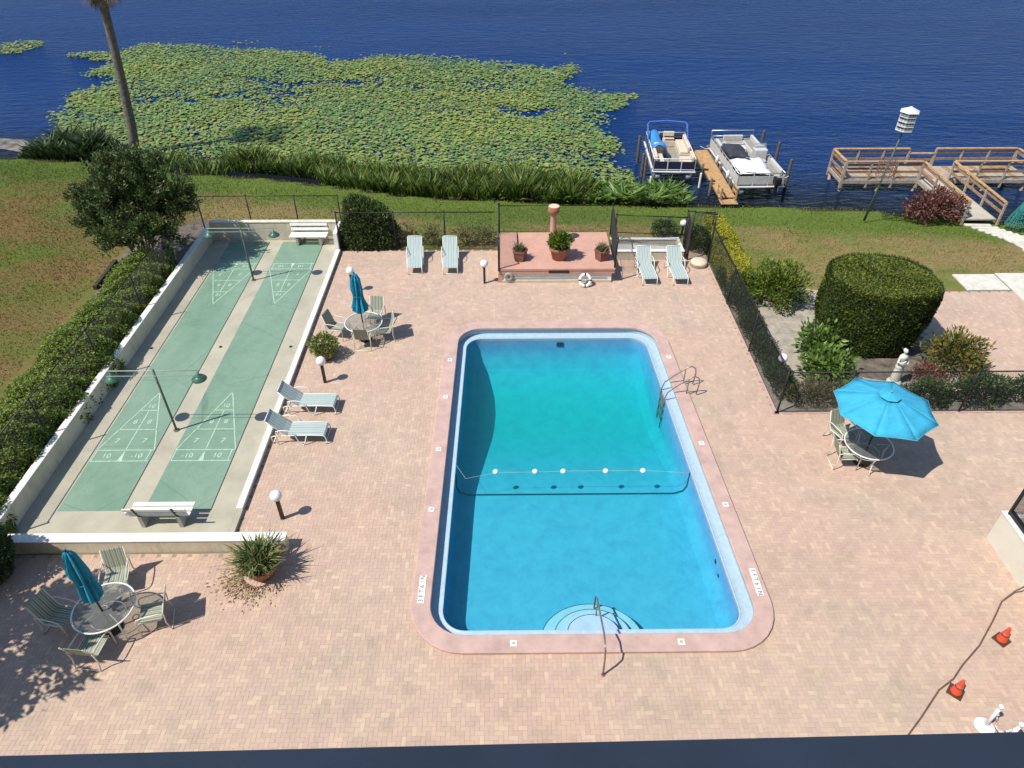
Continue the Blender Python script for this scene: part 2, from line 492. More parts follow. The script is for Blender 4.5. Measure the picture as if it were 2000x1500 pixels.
M['leafyucca'] = island_mat('leaf_yucca', [(0.05, 0.085, 0.03), (0.10, 0.14, 0.045), (0.18, 0.21, 0.08), (0.22, 0.20, 0.10)], 0.5, 0.15, 0.3)
M['litter'] = island_mat('dry_litter', [(0.55, 0.42, 0.25), (0.46, 0.34, 0.20), (0.16, 0.10, 0.06), (0.58, 0.47, 0.30)], 0.9, 0.0, 0.1)
M['lily'] = island_mat('lily_pad', [(0.09, 0.155, 0.038), (0.14, 0.22, 0.048), (0.185, 0.275, 0.055), (0.235, 0.31, 0.058), (0.31, 0.325, 0.07), (0.26, 0.22, 0.07)], 0.45, 0.1, 0.4, 'island', 0.11, (0.74, 0.88, 1.25))
M['palmleaf'] = island_mat('palm_frond', [(0.04, 0.06, 0.018), (0.07, 0.10, 0.03), (0.11, 0.13, 0.04)], 0.5, 0.2, 0.3)
M['palmdead'] = island_mat('palm_dead', [(0.08, 0.06, 0.04), (0.14, 0.11, 0.07), (0.20, 0.15, 0.09)], 0.8, 0.1, 0.2)

# ------------------------------------------------------------------ geometry helpers
class MB:
    def __init__(s):
        s.v = []
        s.f = []
    def add(s, vs, fs):
        o = len(s.v)
        s.v.extend([tuple(map(float, p)) for p in vs])
        s.f.extend([tuple(i + o for i in f) for f in fs])
        return s
    def box(s, c, d, rz=0.0, rx=0.0, ry=0.0):
        m = Matrix.Rotation(rz, 3, 'Z') @ Matrix.Rotation(ry, 3, 'Y') @ Matrix.Rotation(rx, 3, 'X')
        vs = []
        for z in (-.5, .5):
            for x, y in ((-.5, -.5), (.5, -.5), (.5, .5), (-.5, .5)):
                vs.append(Vector(c) + m @ Vector((x * d[0], y * d[1], z * d[2])))
        return s.add(vs, [(3, 2, 1, 0), (4, 5, 6, 7), (0, 1, 5, 4), (1, 2, 6, 5), (2, 3, 7, 6), (3, 0, 4, 7)])
    def box2(s, x0, x1, y0, y1, z0, z1):
        return s.box(((x0 + x1) / 2, (y0 + y1) / 2, (z0 + z1) / 2), (x1 - x0, y1 - y0, z1 - z0))
    def bar(s, a, b, w, h, up=(0, 0, 1)):
        a, b = Vector(a), Vector(b)
        d = (b - a).normalized()
        u = Vector(up)
        if abs(d.dot(u)) > 0.98:
            u = Vector((1, 0, 0))
        x = d.cross(u).normalized()
        y = x.cross(d).normalized()
        vs = []
        for p in (a, b):
            for sx, sy in ((-.5, -.5), (.5, -.5), (.5, .5), (-.5, .5)):
                vs.append(p + x * w * sx + y * h * sy)
        return s.add(vs, [(0, 1, 2, 3), (7, 6, 5, 4), (1, 0, 4, 5), (2, 1, 5, 6), (3, 2, 6, 7), (0, 3, 7, 4)])
    def tube(s, pts, r, n=8, closed=False, r_end=None):
        pts = [Vector(p) for p in pts]
        k = len(pts)
        vs, fs = [], []
        prev = None
        for i, p in enumerate(pts):
            if closed:
                d = pts[(i + 1) % k] - pts[i - 1]
            else:
                d = pts[min(i + 1, k - 1)] - pts[max(i - 1, 0)]
            d.normalize()
            if prev is None:
                u = Vector((0, 0, 1)) if abs(d.z) < 0.9 else Vector((1, 0, 0))
                x = d.cross(u).normalized()
            else:
                x = (prev - d * prev.dot(d)).normalized()
            prev = x
            y = d.cross(x)
            rr = r[i] if isinstance(r, (list, tuple)) else (r if r_end is None else r + (r_end - r) * i / max(1, k - 1))
            for j in range(n):
                a = 2 * math.pi * j / n
                vs.append(p + x * math.cos(a) * rr + y * math.sin(a) * rr)
        m = k if closed else k - 1
        for i in range(m):
            for j in range(n):
                a, b = i * n + j, i * n + (j + 1) % n
                c, d2 = ((i + 1) % k) * n + (j + 1) % n, ((i + 1) % k) * n + j
                fs.append((a, b, c, d2))
        if not closed:
            fs.append(tuple(range(n - 1, -1, -1)))
            fs.append(tuple((k - 1) * n + j for j in range(n)))
        return s.add(vs, fs)
    def lathe(s, prof, n=20, c=(0, 0, 0), sx=1.0, sy=1.0, lean=(0, 0)):
        vs, fs = [], []
        for r, z in prof:
            for j in range(n):
                a = 2 * math.pi * j / n
                vs.append((c[0] + r * math.cos(a) * sx + lean[0] * z, c[1] + r * math.sin(a) * sy + lean[1] * z, c[2] + z))
        for i in range(len(prof) - 1):
            for j in range(n):
                fs.append((i * n + j, i * n + (j + 1) % n, (i + 1) * n + (j + 1) % n, (i + 1) * n + j))
        fs.append(tuple(range(n - 1, -1, -1)))
        fs.append(tuple((len(prof) - 1) * n + j for j in range(n)))
        return s.add(vs, fs)
    def prism(s, poly, z0, z1):
        n = len(poly)
        vs = [(x, y, z0) for x, y in poly] + [(x, y, z1) for x, y in poly]
        return s.add(vs, [tuple(range(n - 1, -1, -1)), tuple(range(n, 2 * n))] + [(i, (i + 1) % n, n + (i + 1) % n, n + i) for i in range(n)])
    def sphere(s, c, r, n=16, m=10, sz=1.0):
        prof = [(max(1e-4, r * math.sin(math.pi * i / m)), -r * sz * math.cos(math.pi * i / m)) for i in range(m + 1)]
        return s.lathe(prof, n, c)
    def build(s, name, mat, parent=None, smooth=False, loc=None, bevel=0.0):
        me = bpy.data.meshes.new(name)
        me.from_pydata(s.v, [], s.f)
        if smooth:
            me.polygons.foreach_set('use_smooth', [True] * len(me.polygons))
        me.update()
        if mat:
            me.materials.append(M[mat] if isinstance(mat, str) else mat)
        o = bpy.data.objects.new(name, me)
        C.objects.link(o)
        if parent:
            o.parent = parent
        if loc:
            o.location = loc
        if bevel:
            b = o.modifiers.new('bevel', 'BEVEL')
            b.width = bevel
            b.segments = 2
            b.limit_method = 'ANGLE'
        return o

def npmesh(name, verts, quads, mat, parent=None, smooth=False):
    me = bpy.data.meshes.new(name)
    verts = np.asarray(verts, dtype=np.float32)
    quads = np.asarray(quads, dtype=np.int32)
    k = quads.shape[1]
    me.vertices.add(len(verts))
    me.vertices.foreach_set('co', verts.ravel())
    me.loops.add(quads.size)
    me.loops.foreach_set('vertex_index', quads.ravel())
    me.polygons.add(len(quads))
    me.polygons.foreach_set('loop_start', np.arange(0, quads.size, k, dtype=np.int32))
    me.polygons.foreach_set('use_smooth', np.full(len(quads), bool(smooth)))
    me.update(calc_edges=True)
    me.validate()
    me.materials.append(M[mat] if isinstance(mat, str) else mat)
    o = bpy.data.objects.new(name, me)
    C.objects.link(o)
    if parent:
        o.parent = parent
    return o

def thing(name, label, cat, loc=(0, 0, 0), rz=0.0, group=None):
    o = bpy.data.objects.new(name, None)
    o.empty_display_size = 0.2
    C.objects.link(o)
    o.location = loc
    o.rotation_euler = (0, 0, rz)
    o['label'] = label
    o['category'] = cat
    if group:
        o['group'] = group
    return o

def tag(o, label=None, cat=None, group=None, kind=None):
    for k, v in (('label', label), ('category', cat), ('group', group), ('kind', kind)):
        if v:
            o[k] = v
    return o

def copy_thing(r, loc, rz, label):
    n = r.copy()
    C.objects.link(n)
    n.location = loc
    n.rotation_euler = (0, 0, rz)
    n['label'] = label
    for ch in list(r.children):
        c = ch.copy()
        C.objects.link(c)
        c.parent = n
        for g in list(ch.children):
            d = g.copy()
            C.objects.link(d)
            d.parent = c
    return n

def text(name, body, size, mat, parent, loc, rz=0.0, align='CENTER', ext=0.0015):
    cu = bpy.data.curves.new(name, 'FONT')
    cu.body = body
    cu.size = size
    cu.extrude = ext
    cu.align_x = align
    cu.align_y = 'CENTER'
    cu.materials.append(M[mat])
    o = bpy.data.objects.new(name, cu)
    C.objects.link(o)
    me = bpy.data.meshes.new_from_object(o)
    bpy.data.objects.remove(o)
    bpy.data.curves.remove(cu)
    o = bpy.data.objects.new(name, me)
    C.objects.link(o)
    if parent:
        o.parent = parent
    o.location = loc
    o.rotation_euler = (0, 0, rz)
    return o

def unit(a):
    return a / np.maximum(1e-9, np.linalg.norm(a, axis=1, keepdims=True))

def leaves(name, P, N, L, W, mat, parent=None, spread=0.9, droop=0.0, lv=0.35, flat=0.0):
    """one folded leaf quad per point; N is the outward hint"""
    n = len(P)
    D = unit(N + rng.normal(0, spread, (n, 3)))
    D[:, 2] -= droop
    D = unit(D)
    X = unit(np.cross(D, rng.normal(0, 1, (n, 3))))
    if flat:
        # leaf blades lie along the surface and face outwards
        Nu = unit(np.asarray(N, dtype=float) + rng.normal(0, (1 - flat) * 0.9, (n, 3)))
        T = unit(np.cross(Nu, rng.normal(0, 1, (n, 3))))
        D = unit(T + 0.25 * Nu)
        X = np.cross(D, Nu)
        X = unit(X)
    l = (L * (1 + rng.uniform(-lv, lv, n)))[:, None]
    w = (W * (1 + rng.uniform(-lv, lv, n)))[:, None]
    Z = np.cross(X, D)
    a = P
    b = P + D * l * 0.5 + X * w * 0.5 + Z * w * 0.12
    c = P + D * l
    d = P + D * l * 0.5 - X * w * 0.5 + Z * w * 0.12
    V = np.stack([a, b, c, d], 1).reshape(-1, 3)
    return npmesh(name, V, np.arange(4 * n).reshape(-1, 4), mat, parent)

def blades(name, P, D, L, W, mat, parent=None, bend=0.5, lv=0.3, kind=None):
    """upright strap leaves: two quads each, bending outwards"""
    n = len(P)
    D = unit(D)
    l = (L * (1 + rng.uniform(-lv, lv, n)))[:, None]
    w = (W * (1 + rng.uniform(-lv, lv, n)))[:, None]
    X = unit(np.cross(D, rng.normal(0, 1, (n, 3))))
    out = np.concatenate([D[:, :2], np.zeros((n, 1))], 1)
    m = P + D * l * 0.55
    t = P + D * l + out * l * bend * 0.5
    t[:, 2] -= (l * bend * 0.25)[:, 0]
    V = np.stack([P - X * w * .35, P + X * w * .35, m + X * w * .5, m - X * w * .5, t + X * w * .06, t - X * w * .06], 1).reshape(-1, 3)
    b = np.arange(n)[:, None] * 6
    Q = np.concatenate([b + np.array([[0, 1, 2, 3]]), b + np.array([[3, 2, 4, 5]])], 0)
    o = npmesh(name, V, Q, mat, parent)
    if kind:
        o['kind'] = kind
    return o

def blob_points(n, rx, ry, rz, lump=0.18, shell=0.35, flat_bottom=-0.6):
    """points filling the outer part of a lumpy ellipsoid"""
    d = unit(rng.normal(0, 1, (n * 2, 3)))
    d = d[d[:, 2] > flat_bottom][:n]
    ph = rng.uniform(0, 6.28, 6)
    lum = 1 + lump * (np.sin(3 * d[:, 0] * 2 + ph[0]) * np.cos(4 * d[:, 1] + ph[1]) + 0.6 * np.sin(7 * d[:, 2] + 5 * d[:, 0] + ph[2]) * np.sin(6 * d[:, 1] + ph[3]))
    r = (1 - shell * rng.random(len(d)) ** 1.6) * lum
    return d * r[:, None] * np.array([rx, ry, rz]), d

# ------------------------------------------------------------------ ground, lake
SHX = np.array([-120, -60, -29.7, -26.8, -23.9, -18.4, -13.9, -9.4, -5.1, -1, 3.8, 9.1, 12, 16.1, 18.6, 20, 22.9, 25.7, 40, 120])
SHY = np.array([48, 44.5, 41.1, 40.8, 40.3, 38.7, 38.1, 36.9, 35.5, 35, 34.6, 34.2, 34.1, 33.8, 33.6, 33.0, 32.6, 32.1, 31, 28.0])
def shore(x):
    return np.interp(x, SHX, SHY)
def ground_z(x, y):
    d = shore(x) - y
    t = np.clip(1 - d / 5.5, 0, 1)
    z = -0.03 - 0.83 * t * t * (3 - 2 * t)
    return np.where(d < 0, -0.86 - np.minimum(1.6, -d * 0.55 - 0.05 * (d < 0)) , z)

def build_lawn():
    xs = np.concatenate([np.linspace(-300, -60, 13), np.arange(-55, 41, 0.5), np.linspace(45, 300, 13)])
    ys = np.concatenate([np.linspace(-120, -10, 6), np.arange(-6, 52, 0.5)])
    X, Y = np.meshgrid(xs, ys)
    Z = ground_z(X, Y) + 0.012 * np.sin(X * 1.3) * np.sin(Y * 0.9) * (np.abs(X) > 9)
    Z = np.where((X > -8) & (X < 8.6) & (Y < 28), -0.06, Z)
    V = np.stack([X, Y, Z], -1).reshape(-1, 3)
    nx, ny = len(xs), len(ys)
    i, j = np.meshgrid(np.arange(nx - 1), np.arange(ny - 1))
    a = (j * nx + i).ravel()
    cx, cy = (xs[:-1] + xs[1:]) / 2, (ys[:-1] + ys[1:]) / 2
    CX, CY = np.meshgrid(cx, cy)
    keep = ~((CX.ravel() > -2.1) & (CX.ravel() < 6.1) & (CY.ravel() > 8.9) & (CY.ravel() < 21.9))
    a = a[keep]
    Q = np.stack([a, a + 1, a + nx + 1, a + nx], 1)
    return tag(npmesh('lawn', V, Q, 'lawn', smooth=True), kind='structure')
build_lawn()
def build_grass():
    n = 260000
    x = rng.uniform(-32, 29, n); y = rng.uniform(11, 43, n)
    k = (y < shore(x) + 0.25) & (np.abs(x) < 0.80 * (y + 10))
    k &= ~((x > -13.5) & (x < 8.7) & (y < 29.3)) & ~((x > 8.0) & (y < 17.1))
    k &= ~((x > -16.8) & (x < -13) & (y < 30.5) & (y > 11))
    k &= ~in_poly(x, y, [(8.6, 16.9), (19, 16.9), (26, 17), (26, 25.9), (18.4, 25.8), (17.5, 24.4), (15.8, 22.3), (12.2, 24.8), (8.6, 25.1)])
    k &= ~((np.abs(x - 23.3) < 0.85) & (y < 32.4) & (y > 25))
    x, y = x[k], y[k]
    z = ground_z(x, y) - 0.01
    a = rng.uniform(0, 6.28, len(x))
    D = np.stack([np.cos(a) * .55, np.sin(a) * .55, np.ones(len(x))], 1)
    l = 0.045 + 0.05 * rng.random(len(x)) + 0.06 * (rng.random(len(x)) < 0.06)
    P = np.stack([x, y, z], 1)
    D = unit(D)
    X = unit(np.cross(D, rng.normal(0, 1, (len(x), 3)))) * (0.012 + 0.014 * rng.random(len(x)))[:, None]
    T = P + D * l[:, None]
    V = np.stack([P - X, P + X, T + X * .3, T - X * .3], 1).reshape(-1, 3)
    return tag(npmesh('grass', V, np.arange(4 * len(x)).reshape(-1, 4), 'grass'), 'short mown grass on the lawn between court and lake', 'grass', kind='stuff')
GRASS = build_grass
def build_lake():
    xs = np.concatenate([[-1500, -600, -200], np.arange(-70, 71, 1.0), [200, 600, 1500]])
    ys = np.concatenate([np.arange(26, 56, 0.5), [60, 80, 150, 400, 1200, 3000]])
    X, Y = np.meshgrid(xs, ys)
    V = np.stack([X, Y, np.full_like(X, -1.2)], -1).reshape(-1, 3)
    nx, ny = len(xs), len(ys)
    i, j = np.meshgrid(np.arange(nx - 1), np.arange(ny - 1))
    a = (j * nx + i).ravel()
    o = npmesh('lake', V, np.stack([a, a + 1, a + nx + 1, a + nx], 1), 'lake')
    at = o.data.attributes.new('depth', 'FLOAT', 'POINT')
    at.data.foreach_set('value', np.clip((Y - shore(X)) / 7.0, 0, 1).ravel().astype(np.float32))
    return tag(o, kind='structure')
build_lake()

# lily pads
LILY = [(-30.6, 50), (-31.1, 53.5), (-31.9, 59.4), (-33.3, 65.5), (-32.6, 68.1), (-29.6, 68.7), (-26.1, 69.4), (-20.9, 67.2), (-16.9, 65.1), (-12.1, 62.5), (-8, 63.4), (-3.7, 64.3), (-1.1, 62.4), (0.6, 59.8), (3.1, 60.5), (5.2, 60.8), (4.5, 57), (5.5, 54.4), (6.6, 54.9), (7, 53.5), (6.3, 51.4), (6.2, 48.1), (6.3, 44.7), (6.9, 40.9), (9.2, 36), (3, 36.4), (-5, 37), (-12, 39), (-18, 41.5), (-23, 43.5), (-28, 45)]
def in_poly(px, py, poly):
    inside = np.zeros(len(px), dtype=bool)
    j = len(poly) - 1
    for i in range(len(poly)):
        xi, yi = poly[i]; xj, yj = poly[j]
        c = ((yi > py) != (yj > py)) & (px < (xj - xi) * (py - yi) / (yj - yi + 1e-12) + xi)
        inside ^= c
        j = i
    return inside
def vnoise(x, y, s, seed):
    r = np.random.default_rng(seed)
    v = 0
    for k in range(4):
        a, b, p, q = r.uniform(0.5, 1.6), r.uniform(0.5, 1.6), r.uniform(0, 6.28), r.uniform(0, 6.28)
        t = r.uniform(0, 6.28)
        u, w = x * math.cos(t) + y * math.sin(t), -x * math.sin(t) + y * math.cos(t)
        v = v + np.sin(u * a / s + p) * np.sin(w * b / s + q)
    return v / 2
def build_lilies():
    n = 250000
    x = rng.uniform(-46, 12, n); y = rng.uniform(36, 71, n)
    jx = x + 1.1 * vnoise(x, y, 1.3, 1) + rng.normal(0, .5, n); jy = y + 1.4 * vnoise(x, y, 1.6, 2) + rng.normal(0, 1.0, n) * (0.25 + np.clip(vnoise(x, y, 1.1, 8), 0, 1) * 1.3) * np.clip((y - 46) / 10, 0.3, 1.3)
    ins = in_poly(jx, jy, LILY)
    dens = 0.66 + 0.36 * vnoise(x, y, 1.8, 3)
    holes = [(-15.6, 57.3, 2.6, 0.8), (-18.6, 55.0, 3.2, 0.7), (-20.5, 57.6, 1.5, 0.5), (-12, 57.5, 1.6, 0.7), (-24, 53, 1.6, .6), (-6, 56, 1.5, .5), (1.5, 50.5, 2.2, .6), (-17.5, 52.7, 1.0, .5)]
    for hx, hy, a, b in holes:
        q = ((jx - hx) / a) ** 2 + ((jy - hy) / b) ** 2
        dens = np.where(q < 1, 0.03, np.where(q < 1.8, dens * 0.5, dens))
    keep = ins & (rng.random(n) < dens)
    # loose pads off the edge
    for cx, cy, a, b, dn in ((8.4, 53.6, 1.4, .7, .55), (6.6, 51.4, 1.6, 1.1, .45), (7.7, 52.0, 1.2, 1.0, .4), (-43.5, 69.0, 2.0, 2.0, .3), (-35.5, 65.8, 2.2, .9, .5), (-34, 64.4, 1.2, .5, .5), (-30, 68.5, 3, .9, .3), (-9, 65, 2.5, .5, .3), (1.5, 61.8, 1.2, .4, .4), (-44, 66.8, 2, 0.6, .3)):
        q = ((x - cx) / a) ** 2 + ((y - cy) / b) ** 2
        keep |= (q < 1) & (rng.random(n) < dn)
    keep &= (y > shore(x) + 1.7) & ~((x > 7.3) & (y < 46))
    x, y = x[keep], y[keep]
    n = len(x)
    r = rng.uniform(0.05, 0.125, n) * (1 + 0.4 * (rng.random(n) < 0.08))
    a0 = rng.uniform(0, 6.28, n)
    ang = a0[:, None] + np.linspace(0.25, 6.03, 8)[None]
    tz = rng.normal(0, 0.13, (n, 2))
    lift = rng.uniform(0, 0.07, n) + 0.10 * (rng.random(n) < 0.25)
    px = x[:, None] + r[:, None] * np.cos(ang)
    py = y[:, None] + r[:, None] * np.sin(ang)
    pz = -1.185 + lift[:, None] + np.abs(tz[:, :1]) * r[:, None] + tz[:, :1] * (px - x[:, None]) + tz[:, 1:] * (py - y[:, None])
    V = np.stack([px, py, np.maximum(pz, -1.19)], -1).reshape(-1, 3)
    Q = np.arange(8 * n).reshape(-1, 8)
    return tag(npmesh('lily_pads', V, Q, 'lily'), 'green lily pads spread over the lake behind the reeds', 'lily pads', kind='stuff')
build_lilies()

GRASS()

# ------------------------------------------------------------------ brick deck
DECK_A = [(-7.18, 11.6), (8.6, 11.6), (8.6, 27.95), (-7.18, 27.95)]
DECK_B = [(-17, 3.0), (20, 3.0), (20, 16.92), (-17, 16.92)]
DECK_C = [(14.9, 20.6), (17.45, 24.3), (26, 24.3), (26, 17.2), (17.8, 17.2), (16.7, 19.0)]
POOL_OUT = (8.7, 22.18)
def xl_in(y, o=0.0): return -1.86 + 0.012 * (y - 9.17) - o
def xr_in(y, o=0.0): return 5.93 - 0.045 * (y - 9.17) + o
def deck_mask(x, y):
    a = in_poly(x, y, DECK_A) | (in_poly(x, y, DECK_B) & ((y < 11.6) | (x > 8.0)))
    c = in_poly(x, y, DECK_C)
    m = a | c
    lx, rx, R = xl_in(y) - 0.30, xr_in(y) + 0.30, 1.15
    inner = (x > lx) & (x < rx) & (y > 8.87) & (y < 22.05)
    qx = np.maximum(0, np.maximum(lx + R - x, x - rx + R)); qy = np.maximum(0, np.maximum(8.87 + R - y, y - 22.05 + R))
    m &= ~(inner & (np.hypot(qx, qy) < R))
    m &= ~((x > -0.1) & (x < 4.2) & (y > 25.35))
    m &= ~((x > 12.75) & (y < 11.8) & (x < 20))
    m &= ~((x > 4.9) & (x < 7.6) & (y > 27.3))
    # only what the photograph can see, with a margin
    m &= (x > -0.78 * (y + 9.5) - 2.0) & (x < 0.80 * (y + 9.5) + 2.0) & (y > 5.4)
    return m
def build_deck():
    w = 0.1
    i0, i1, j0, j1 = -180, 262, 50, 285
    I, J = np.meshgrid(np.arange(i0, i1), np.arange(j0, j1))
    I, J = I.ravel(), J.ravel()
    k = (I - J) % 4
    H = k == 0
    Vv = k == 3
    cx = np.concatenate([(I[H] + 1.0) * w, (I[Vv] + 0.5) * w])
    cy = np.concatenate([(J[H] + 0.5) * w, (J[Vv] + 1.0) * w])
    hx = np.concatenate([np.full(H.sum(), w), np.full(Vv.sum(), w / 2)]) - 0.0013
    hy = np.concatenate([np.full(H.sum(), w / 2), np.full(Vv.sum(), w)]) - 0.0013
    m = deck_mask(cx, cy)
    cx, cy, hx, hy = cx[m], cy[m], hx[m], hy[m]
    base = MB()
    for x0, x1, y0, y1 in ((-17, 20, 2.5, 8.85), (-17, xl_in(9) - .12, 8.85, 11.62), (-7.2, -1.95, 11.62, 22.05), (6.05, 20, 8.85, 16.93), (5.75, 8.62, 16.93, 22.05), (-7.2, 8.62, 22.05, 27.95)):
        base.add([(x0, y0, -0.005), (x1, y0, -0.005), (x1, y1, -0.005), (x0, y1, -0.005)], [(0, 1, 2, 3)])
    for tx, ty, sx, sy in ((-1.95, 8.85, 1, 1), (6.05, 8.85, -1, 1), (-1.95, 22.05, 1, -1), (5.75, 22.05, -1, -1)):
        q = [(tx, ty, -0.005), (tx + .65 * sx, ty, -0.005), (tx, ty + .65 * sy, -0.005)]
        base.add(q if sx * sy > 0 else q[::-1], [(0, 1, 2)])
    base.add([(x, y, -0.005) for x, y in DECK_C], [tuple(range(len(DECK_C)))])
    deck = tag(base.build('pool_deck', 'joint'), kind='structure')
    dist = np.hypot(cx, np.hypot(cy, 14.8)) + 60 * (cy < 6.85) + 60 * (np.abs(cx) > 4.6)
    order = np.argsort(dist)
    near, far = order[:300], order[300:]
    # shared meshes for the single bricks
    def one(hx_, hy_):
        b = MB()
        c = 0.0012
        b.add([(-hx_, -hy_, -0.024), (hx_, -hy_, -0.024), (hx_, hy_, -0.024), (-hx_, hy_, -0.024),
               (-hx_, -hy_, -c), (hx_, -hy_, -c), (hx_, hy_, -c), (-hx_, hy_, -c),
               (-hx_ + c, -hy_ + c, 0), (hx_ - c, -hy_ + c, 0), (hx_ - c, hy_ - c, 0), (-hx_ + c, hy_ - c, 0)],
              [(8, 9, 10, 11)] + [(i, (i + 1) % 4, 4 + (i + 1) % 4, 4 + i) for i in range(4)] + [(4 + i, 4 + (i + 1) % 4, 8 + (i + 1) % 4, 8 + i) for i in range(4)])
        return b
    protos = [one(0.0987, 0.0487).build('brick', 'brick', deck), one(0.0487, 0.0987).build('brick', 'brick', deck)]
    used = [False, False]
    for q in near:
        t = 0 if hx[q] > hy[q] else 1
        if used[t]:
            o = protos[t].copy()
            C.objects.link(o)
            o.parent = deck
        else:
            o = protos[t]
            used[t] = True
        o.location = (cx[q], cy[q], rng.uniform(-0.0015, 0.0015))
        o.rotation_euler = (rng.normal(0, 0.008), rng.normal(0, 0.008), rng.normal(0, 0.006))
    cx, cy, hx, hy = cx[far], cy[far], hx[far], hy[far]
    n = len(cx)
    th = rng.normal(0, 0.007, n)
    z = rng.uniform(-0.0012, 0.0006, n)
    tx, ty = rng.normal(0, 0.006, n), rng.normal(0, 0.006, n)
    vs = []
    c = 0.0012
    for (ex, ey, dz, inset) in [(-1, -1, -.023, 0), (1, -1, -.023, 0), (1, 1, -.023, 0), (-1, 1, -.023, 0), (-1, -1, -c, 0), (1, -1, -c, 0), (1, 1, -c, 0), (-1, 1, -c, 0), (-1, -1, 0, c), (1, -1, 0, c), (1, 1, 0, c), (-1, 1, 0, c)]:
        lx, ly = ex * (hx - inset), ey * (hy - inset)
        vs.append(np.stack([cx + lx - th * ly, cy + ly + th * lx, z + dz + (tx * lx + ty * ly if dz > -0.02 else 0)], -1))
    V = np.stack(vs, 1).reshape(-1, 3)
    F = [(8, 9, 10, 11)] + [(i, (i + 1) % 4, 4 + (i + 1) % 4, 4 + i) for i in range(4)] + [(4 + i, 4 + (i + 1) % 4, 8 + (i + 1) % 4, 8 + i) for i in range(4)]
    Q = (np.arange(n)[:, None, None] * 12 + np.array(F)[None]).reshape(-1, 4)
    o = npmesh('brick_field', V, Q, 'bricks', deck)
    o['kind'] = 'stuff'
    # pink soldier strip along the court
    e = MB()
    e.box2(8.56, 8.68, 16.93, 27.9, -0.03, 0.012)
    e.box2(8.56, 20, 16.925, 17.05, -0.03, 0.012)
    e.build('edge_strip', 'coping', deck)
    return deck
build_deck()

# planting bed by the right fence
bed = MB()
BED = [(8.70, 17.05), (18.0, 17.06), (16.75, 19.0), (14.95, 20.6), (16.4, 22.8), (12.2, 24.6), (9.6, 25.0), (8.70, 24.6)]
bed.add([(x, y, -0.012) for x, y in BED], [tuple(range(len(BED)))])
tag(bed.build('planting_bed', 'sand'), kind='structure')
b3 = MB()
pts = [(13.1 + 2.3 * math.cos(a) * (1 + .06 * math.sin(3 * a)), 20.3 + 1.75 * math.sin(a) * (1 + .05 * math.sin(4 * a)), -0.006) for a in np.linspace(0, 2 * math.pi, 33)[:-1]]
b3.add(pts, [tuple(range(32))])
tag(b3.build('mulch_patch', 'mulch_shade'), kind='structure')
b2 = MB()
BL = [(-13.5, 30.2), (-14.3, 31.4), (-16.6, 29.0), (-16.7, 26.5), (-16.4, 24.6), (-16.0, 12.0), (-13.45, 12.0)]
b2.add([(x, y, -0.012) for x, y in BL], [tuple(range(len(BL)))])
tag(b2.build('tree_bed', 'mulch_shade'), kind='structure')  # tree's cast shade is put into this bed's dark colour

# ------------------------------------------------------------------ swimming pool
def pairs(xl, xr, y0, y1, r, nc=8, nm=14):
    out = []
    for i in range(nc + 1):
        t = math.pi / 2 * i / nc
        y = y0 + r - r * math.cos(t)
        e = r - r * math.sin(t)
        out.append((y, xl(y) + e, xr(y) - e))
    ya, yb = y0 + r, y1 - r
    for i in range(1, nm):
        y = ya + (yb - ya) * i / nm
        out.append((y, xl(y), xr(y)))
    for i in range(nc, -1, -1):
        t = math.pi / 2 * i / nc
        y = y1 - r + r * math.cos(t)
        e = r - r * math.sin(t)
        out.append((y, xl(y) + e, xr(y) - e))
    return out
def ring(ins, r):
    return pairs(lambda y: xl_in(y) + ins, lambda y: xr_in(y) - ins, 9.17 + ins, 21.75 - ins, max(0.05, r - ins))
def loop(pr):
    return [(a, y) for y, _, a in pr] + [(b, y) for y, b, _ in reversed(pr)]
def floor_z(y):
    return float(np.interp(y, [9.4, 14.6, 15.2, 18.2, 19.6, 20.4, 21.0, 21.5], [-1.03, -1.16, -1.25, -1.95, -2.02, -1.86, -1.50, -1.05]))
def skin(loops):
    b = MB()
    n = len(loops[0])
    for L in loops:
        b.v.extend([tuple(map(float, p)) for p in L])
    for i in range(len(loops) - 1):
        for j in range(n):
            b.f.append((i * n + j, i * n + (j + 1) % n, (i + 1) * n + (j + 1) % n, (i + 1) * n + j))
    return b
CR = 0.85
pool = thing('swimming_pool', 'rectangular swimming pool with rounded corners and turquoise water in the deck', 'swimming pool')
O = loop(ring(-0.46, CR)); O2 = loop(ring(-0.445, CR)); Ia = loop(ring(-0.015, CR)); I0 = loop(ring(0.0, CR)); I1 = loop(ring(-0.06, CR))
b = skin([[(x, y, -0.03) for x, y in O], [(x, y, 0.066) for x, y in O], [(x, y, 0.08) for x, y in O2], [(x, y, 0.08) for x, y in Ia], [(x, y, 0.066) for x, y in I0], [(x, y, 0.0) for x, y in I0], [(x, y, 0.0) for x, y in I1]])
b.build('coping', 'coping', pool)
G = loop(ring(0.28, CR))
b = skin([[(x, y, 0.0) for x, y in I1], [(x, y, -0.21) for x, y in I1], [(x, y, -0.22) for x, y in loop(ring(0.14, CR))], [(x, y, -0.21) for x, y in loop(ring(0.23, CR))], [(x, y, -0.195) for x, y in loop(ring(0.255, CR))], [(x, y, -0.20) for x, y in G], [(x, y, -0.30) for x, y in G]])
b.build('gutter_ledge', 'gutter', pool)
r0 = ring(0.28, CR); r1 = ring(0.28, CR); r2_ = ring(0.37, CR); r3 = ring(0.6, CR)
L0 = [(x, y, -0.30) for x, y in loop(r0)]
L1 = [(x, y, floor_z(y) + 0.34) for x, y in loop(r1)]
L2 = [(x, y, floor_z(y) + 0.12) for x, y in loop(r2_)]
L3 = [(x, y, floor_z(y)) for x, y in loop(r3)]
b = skin([L0, L1, L2, L3])
o = len(b.v)
